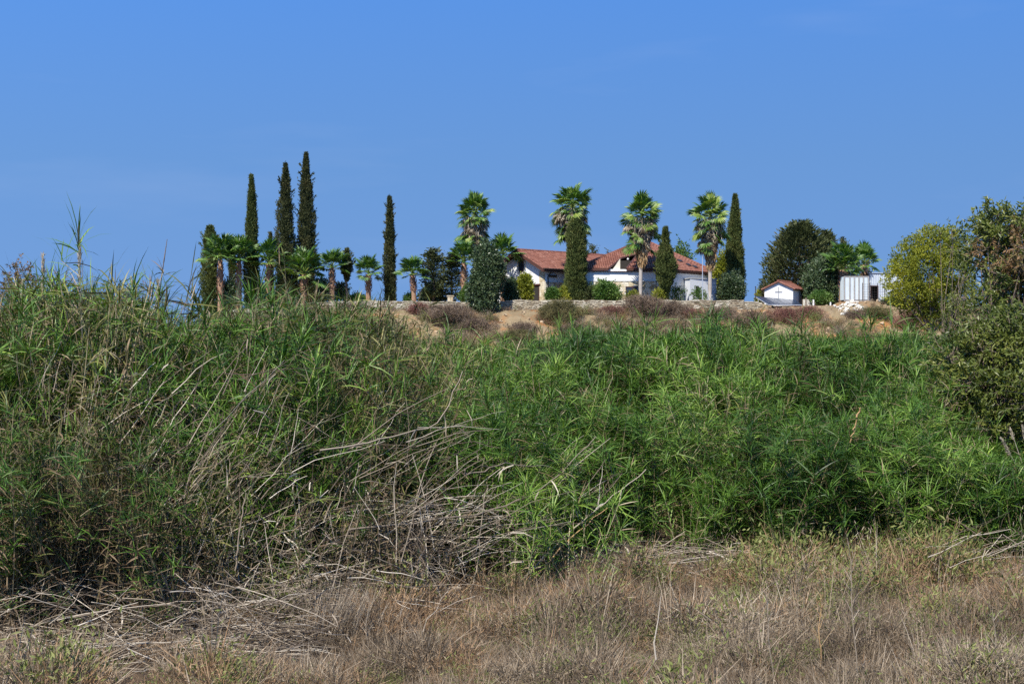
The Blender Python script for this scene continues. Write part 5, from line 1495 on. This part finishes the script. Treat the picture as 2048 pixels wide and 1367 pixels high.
# ------------------------------------------------------------------ dry grass field
def tuft(kind, seed):
    global rng
    keep = rng; rng = np.random.default_rng(seed)
    parts = []; m = Mesh()
    if kind in ('grey', 'tan', 'russet'):
        n = {'grey': 46, 'tan': 40, 'russet': 44}[kind]
        for i in range(n):
            a = rng.random() * 6.28; r0 = rng.random() * .10; h = rng.uniform(.12, .46); sp_ = rng.uniform(.1, .9)
            p = np.array([r0 * math.cos(a), r0 * math.sin(a), 0])
            leaf_strip(m, p, a + rng.normal() * .4, R(rng.uniform(35, 88)), h * 1.2, rng.uniform(.004, .011), R(rng.uniform(0, 60)), 0, rng.random(), rng.normal(), 2)
        # fine side twigs and seed heads
        k = {'grey': 150, 'tan': 90, 'russet': 130}[kind]
        P = rng.normal(size=(k, 3)) * (.11, .11, .06) + (0, 0, .17); P[:, 2] = np.abs(P[:, 2])
        V, Fq_, rr = blades(P, rng.normal(size=(k, 3)) + (0, 0, .6), rng.uniform(.03, .09, k), rng.uniform(.004, .010, k))
        m.add(V, [list(map(int, q)) for q in Fq_], 0, rr)
    elif kind == 'stalk':
        for i in range(7):
            a = rng.random() * 6.28; leaf_strip(m, (0, 0, 0), a, R(rng.uniform(68, 88)), rng.uniform(.5, .95), .008, R(rng.uniform(5, 25)), 0, .4 + .6 * rng.random(), 0, 3)
        k = 60; P = rng.normal(size=(k, 3)) * (.07, .07, .16) + (0, 0, .6)
        V, Fq_, rr = blades(P, rng.normal(size=(k, 3)) * .6 + (0, 0, 1), rng.uniform(.03, .08, k), .008); m.add(V, [list(map(int, q)) for q in Fq_], 0, rr)
    else:
        for i in range(30):
            a = rng.random() * 6.28; leaf_strip(m, (rng.normal()*.05, rng.normal()*.05, 0), a, R(rng.uniform(40, 85)), rng.uniform(.15, .42), rng.uniform(.006, .012), R(rng.uniform(10, 60)), 0, rng.random(), rng.normal() * .5, 3)
        k = 120; P = rng.normal(size=(k, 3)) * (.12, .12, .09) + (0, 0, .22)
        V, Fq_, rr = blades(P, rng.normal(size=(k, 3)) + (0, 0, .8), rng.uniform(.03, .07, k), rng.uniform(.01, .02, k)); m.add(V, [list(map(int, q)) for q in Fq_], 0, rr)
    rng = keep
    mt = {'grey': M['grass_dry'], 'tan': M['grass_dry'], 'russet': M['grass_russet'], 'stalk': M['grass_dry'], 'green': M['grass_green']}[kind]
    return m.mesh('tuft_' + kind, [mt])
tufts = [tuft('grey', 600 + i) for i in range(4)] + [tuft('tan', 620 + i) for i in range(3)] + [tuft('russet', 640 + i) for i in range(3)] + [tuft('stalk', 660 + i) for i in range(2)] + [tuft('green', 680 + i) for i in range(3)]
tuft_col = src_collection('tuft_source', tufts)
def dry_field():
    n = 12000
    Y = 13.5 + 14.5 * rng.random(n); X = (rng.random(n) * 2 - 1) * (Y * .364 + 2.0)
    P, rot, sc, idx, tn = [], [], [], [], []
    for i in range(n):
        x, y = X[i], Y[i]; px = px_of(x, y)
        yf = float(np.interp(px, FR_X, FR_Y)); yn = np.interp(px, [0, 640, 1000, 1250, 2048], [-1.9, -1.4, -.3, .2, .3])
        if y > yf + .8: continue
        if px < 660 + 60 * math.sin(y * 3) and yf - 2.6 < y < yf + .3 and rng.random() < .88: continue
        c = mnoise.noise(Vector((x * .5, y * .7, 1.7))); c2 = mnoise.noise(Vector((x * .9, y * 1.1, 5.7)))
        near = sstep(yf - 4.5, yf - .3, y)
        u = rng.random()
        pg = .03 + (.42 * near * float(sstep(1250, 1450, px)) if c2 > -.15 else .04) + (.10 if c2 > .28 else 0) + (.35 if c2 > .1 and 430 < px < 640 and y < 20 else 0)
        pr = .10 + (.5 if (c > .05 and y > yf - 5) else 0) + (.25 if near > .6 and px > 750 else 0)
        if u < pg: j = 12 + rng.integers(3)
        elif u < pg + pr * .7: j = 7 + rng.integers(3)
        elif u > .985: j = 10 + rng.integers(2)
        elif rng.random() < .35: j = 4 + rng.integers(3)
        else: j = rng.integers(4)
        s = rng.uniform(.45, 1.25) * (1 + .85 * c2 + .45 * c) * (1 + (.45 if px > 1100 else .2) * float(near))
        P.append((x, y, tz(x, y) - .01)); rot.append((rng.normal() * .12, rng.normal() * .12, rng.random() * 6.28)); sc.append((s, s, s)); idx.append(j)
        tn.append(float(np.clip(.5 + .5 * c + .12 * rng.normal(), 0, 1)))
    scatter('dry_grass_field', P, rot, sc, idx, tn, tuft_col, 'matted grey-tan dry grass and weeds covering the foreground', 'dry grass')
    # bank and hill foot
    n = 14000; Y = rng.uniform(122, 143.4, n); X = rng.uniform(-46, 56, n)
    P, rot, sc, idx, tn = [], [], [], [], []
    for i in range(n):
        x, y = X[i], Y[i]; c = mnoise.noise(Vector((x * .2, y * .25, 2.7)))
        if c < -.14 or (y > 138.5 and 1470 < px_of(x, y) < 1740): continue
        u = rng.random(); j = (12 + rng.integers(3)) if u < .14 else ((7 + rng.integers(3)) if u < .45 else rng.integers(7))
        s = rng.uniform(1.0, 2.9) * (.5 if y > 140 else 1); P.append((x, y, tz(x, y) - .02)); rot.append((0, 0, rng.random() * 6.28)); sc.append((s, s, s)); idx.append(j); tn.append(float(np.clip(.45 + .6 * c + .15 * rng.normal(), 0, 1)))
    scatter('bank_grass', P, rot, sc, idx, tn, tuft_col, 'dry tan grass and weeds on the bank below the garden wall', 'dry grass')
dry_field()

# single plants that stand out of the foreground grass
def grey_sheaf():
    Y = 18.2; x = xat(672, Y); zg = tz(x, Y)
    m = Mesh()
    for i in range(420):
        p = np.array([rng.normal() * .22 - .05, rng.normal() * .15, 0]); h = rng.uniform(.6, 1.1)
        leaf_strip(m, p, R(15) + rng.normal() * .5, R(rng.uniform(58, 82)), h, rng.uniform(.005, .009), R(rng.uniform(-5, 22)), 0, .25 + .6 * rng.random(), rng.normal(), 3)
    o = m.build('grey_grass_clump', [M['cane_dead']], None, label='tall grey dry grass clump leaning right at the bottom left of centre', cat='grass clump'); o.location = (x, Y, zg)
grey_sheaf()
def stick():
    root = thing('forked_twig', 'dark twig with a pale bare upper stem at the bottom centre', 'twig', tuple(at(1285, 1400, 15.2)))
    o = np.array(tuple(at(1285, 1400, 15.2)))
    S = [np.array(tuple(at(a, b, 15.2))) - o for a, b in ((1285, 1400), (1290, 1350), (1312, 1318))]
    m = Mesh(); m.tube(S, [.014, .012, .009], 6); m.build('lower_stem', M['bark'], root)
    S = [np.array(tuple(at(a, b, 15.2))) - o for a, b in ((1312, 1318), (1308, 1285), (1316, 1240), (1322, 1190))]
    m = Mesh(); m.tube(S, [.010, .009, .006, .003], 6, 0, .9); m.build('upper_stem', M['cane_dead'], root)
    S = [np.array(tuple(at(a, b, 15.2))) - o for a, b in ((1312, 1318), (1330, 1300), (1350, 1292))]
    m = Mesh(); m.tube(S, [.006, .004, .002], 5, 0, .3); m.build('side_twig', M['cane_dead'], root)
stick()
def weed_stalk(px, pyt, pyb, Y, label, mat='cane_dead', twigs=24, lean=0):
    b = at(px, pyb, Y); x = b[0]; zg = tz(x, Y); H = zat(pyt, Y) - zg
    root = thing('weed_stalk', label, 'weed', (x, Y, zg))
    f = lambda s: np.array([lean * s * s + .02 * math.sin(9 * s), .02 * math.cos(7 * s), H * s])
    m = Mesh(); m.tube([f(s) for s in np.linspace(0, 1, 8)], np.linspace(.010, .003, 8), 5, 0, .6); m.build('stem', M[mat], root)
    t = Mesh()
    for i in range(twigs):
        s = rng.uniform(.3, 1); a = rng.random() * 6.28; ln = rng.uniform(.08, .3) * (1.2 - s * .6)
        d = np.array([math.cos(a) * .6, math.sin(a) * .6, .8]) * ln; t.tube([f(s), f(s) + d * .6 + (0, 0, .01), f(s) + d], [.003, .002, .001], 3, 0, rng.random())
    t.build('twigs', M[mat], root)
weed_stalk(1712, 1075, 1400, 15.8, 'tall tan dry weed stalk at the lower right, highest of the field', lean=-.10)
weed_stalk(1545, 1180, 1400, 16.0, 'thin tan weed stalk left of the tallest one at lower right', lean=-.1)
weed_stalk(2000, 1230, 1400, 16.2, 'thin dry weed stalk at the lower right edge', lean=-.1)
weed_stalk(1640, 1190, 1400, 17.0, 'russet dry weed stalk beside the tallest one at lower right', mat='palm_rust', twigs=30)
weed_stalk(735, 1190, 1400, 17.5, 'single thin whitish weed stalk right of the grey grass clump')
weed_stalk(1215, 1290, 1400, 17.0, 'short pale weed stalk left of the dark forked twig', twigs=8)
print('reeds', NR, 'objects', len(bpy.data.objects))
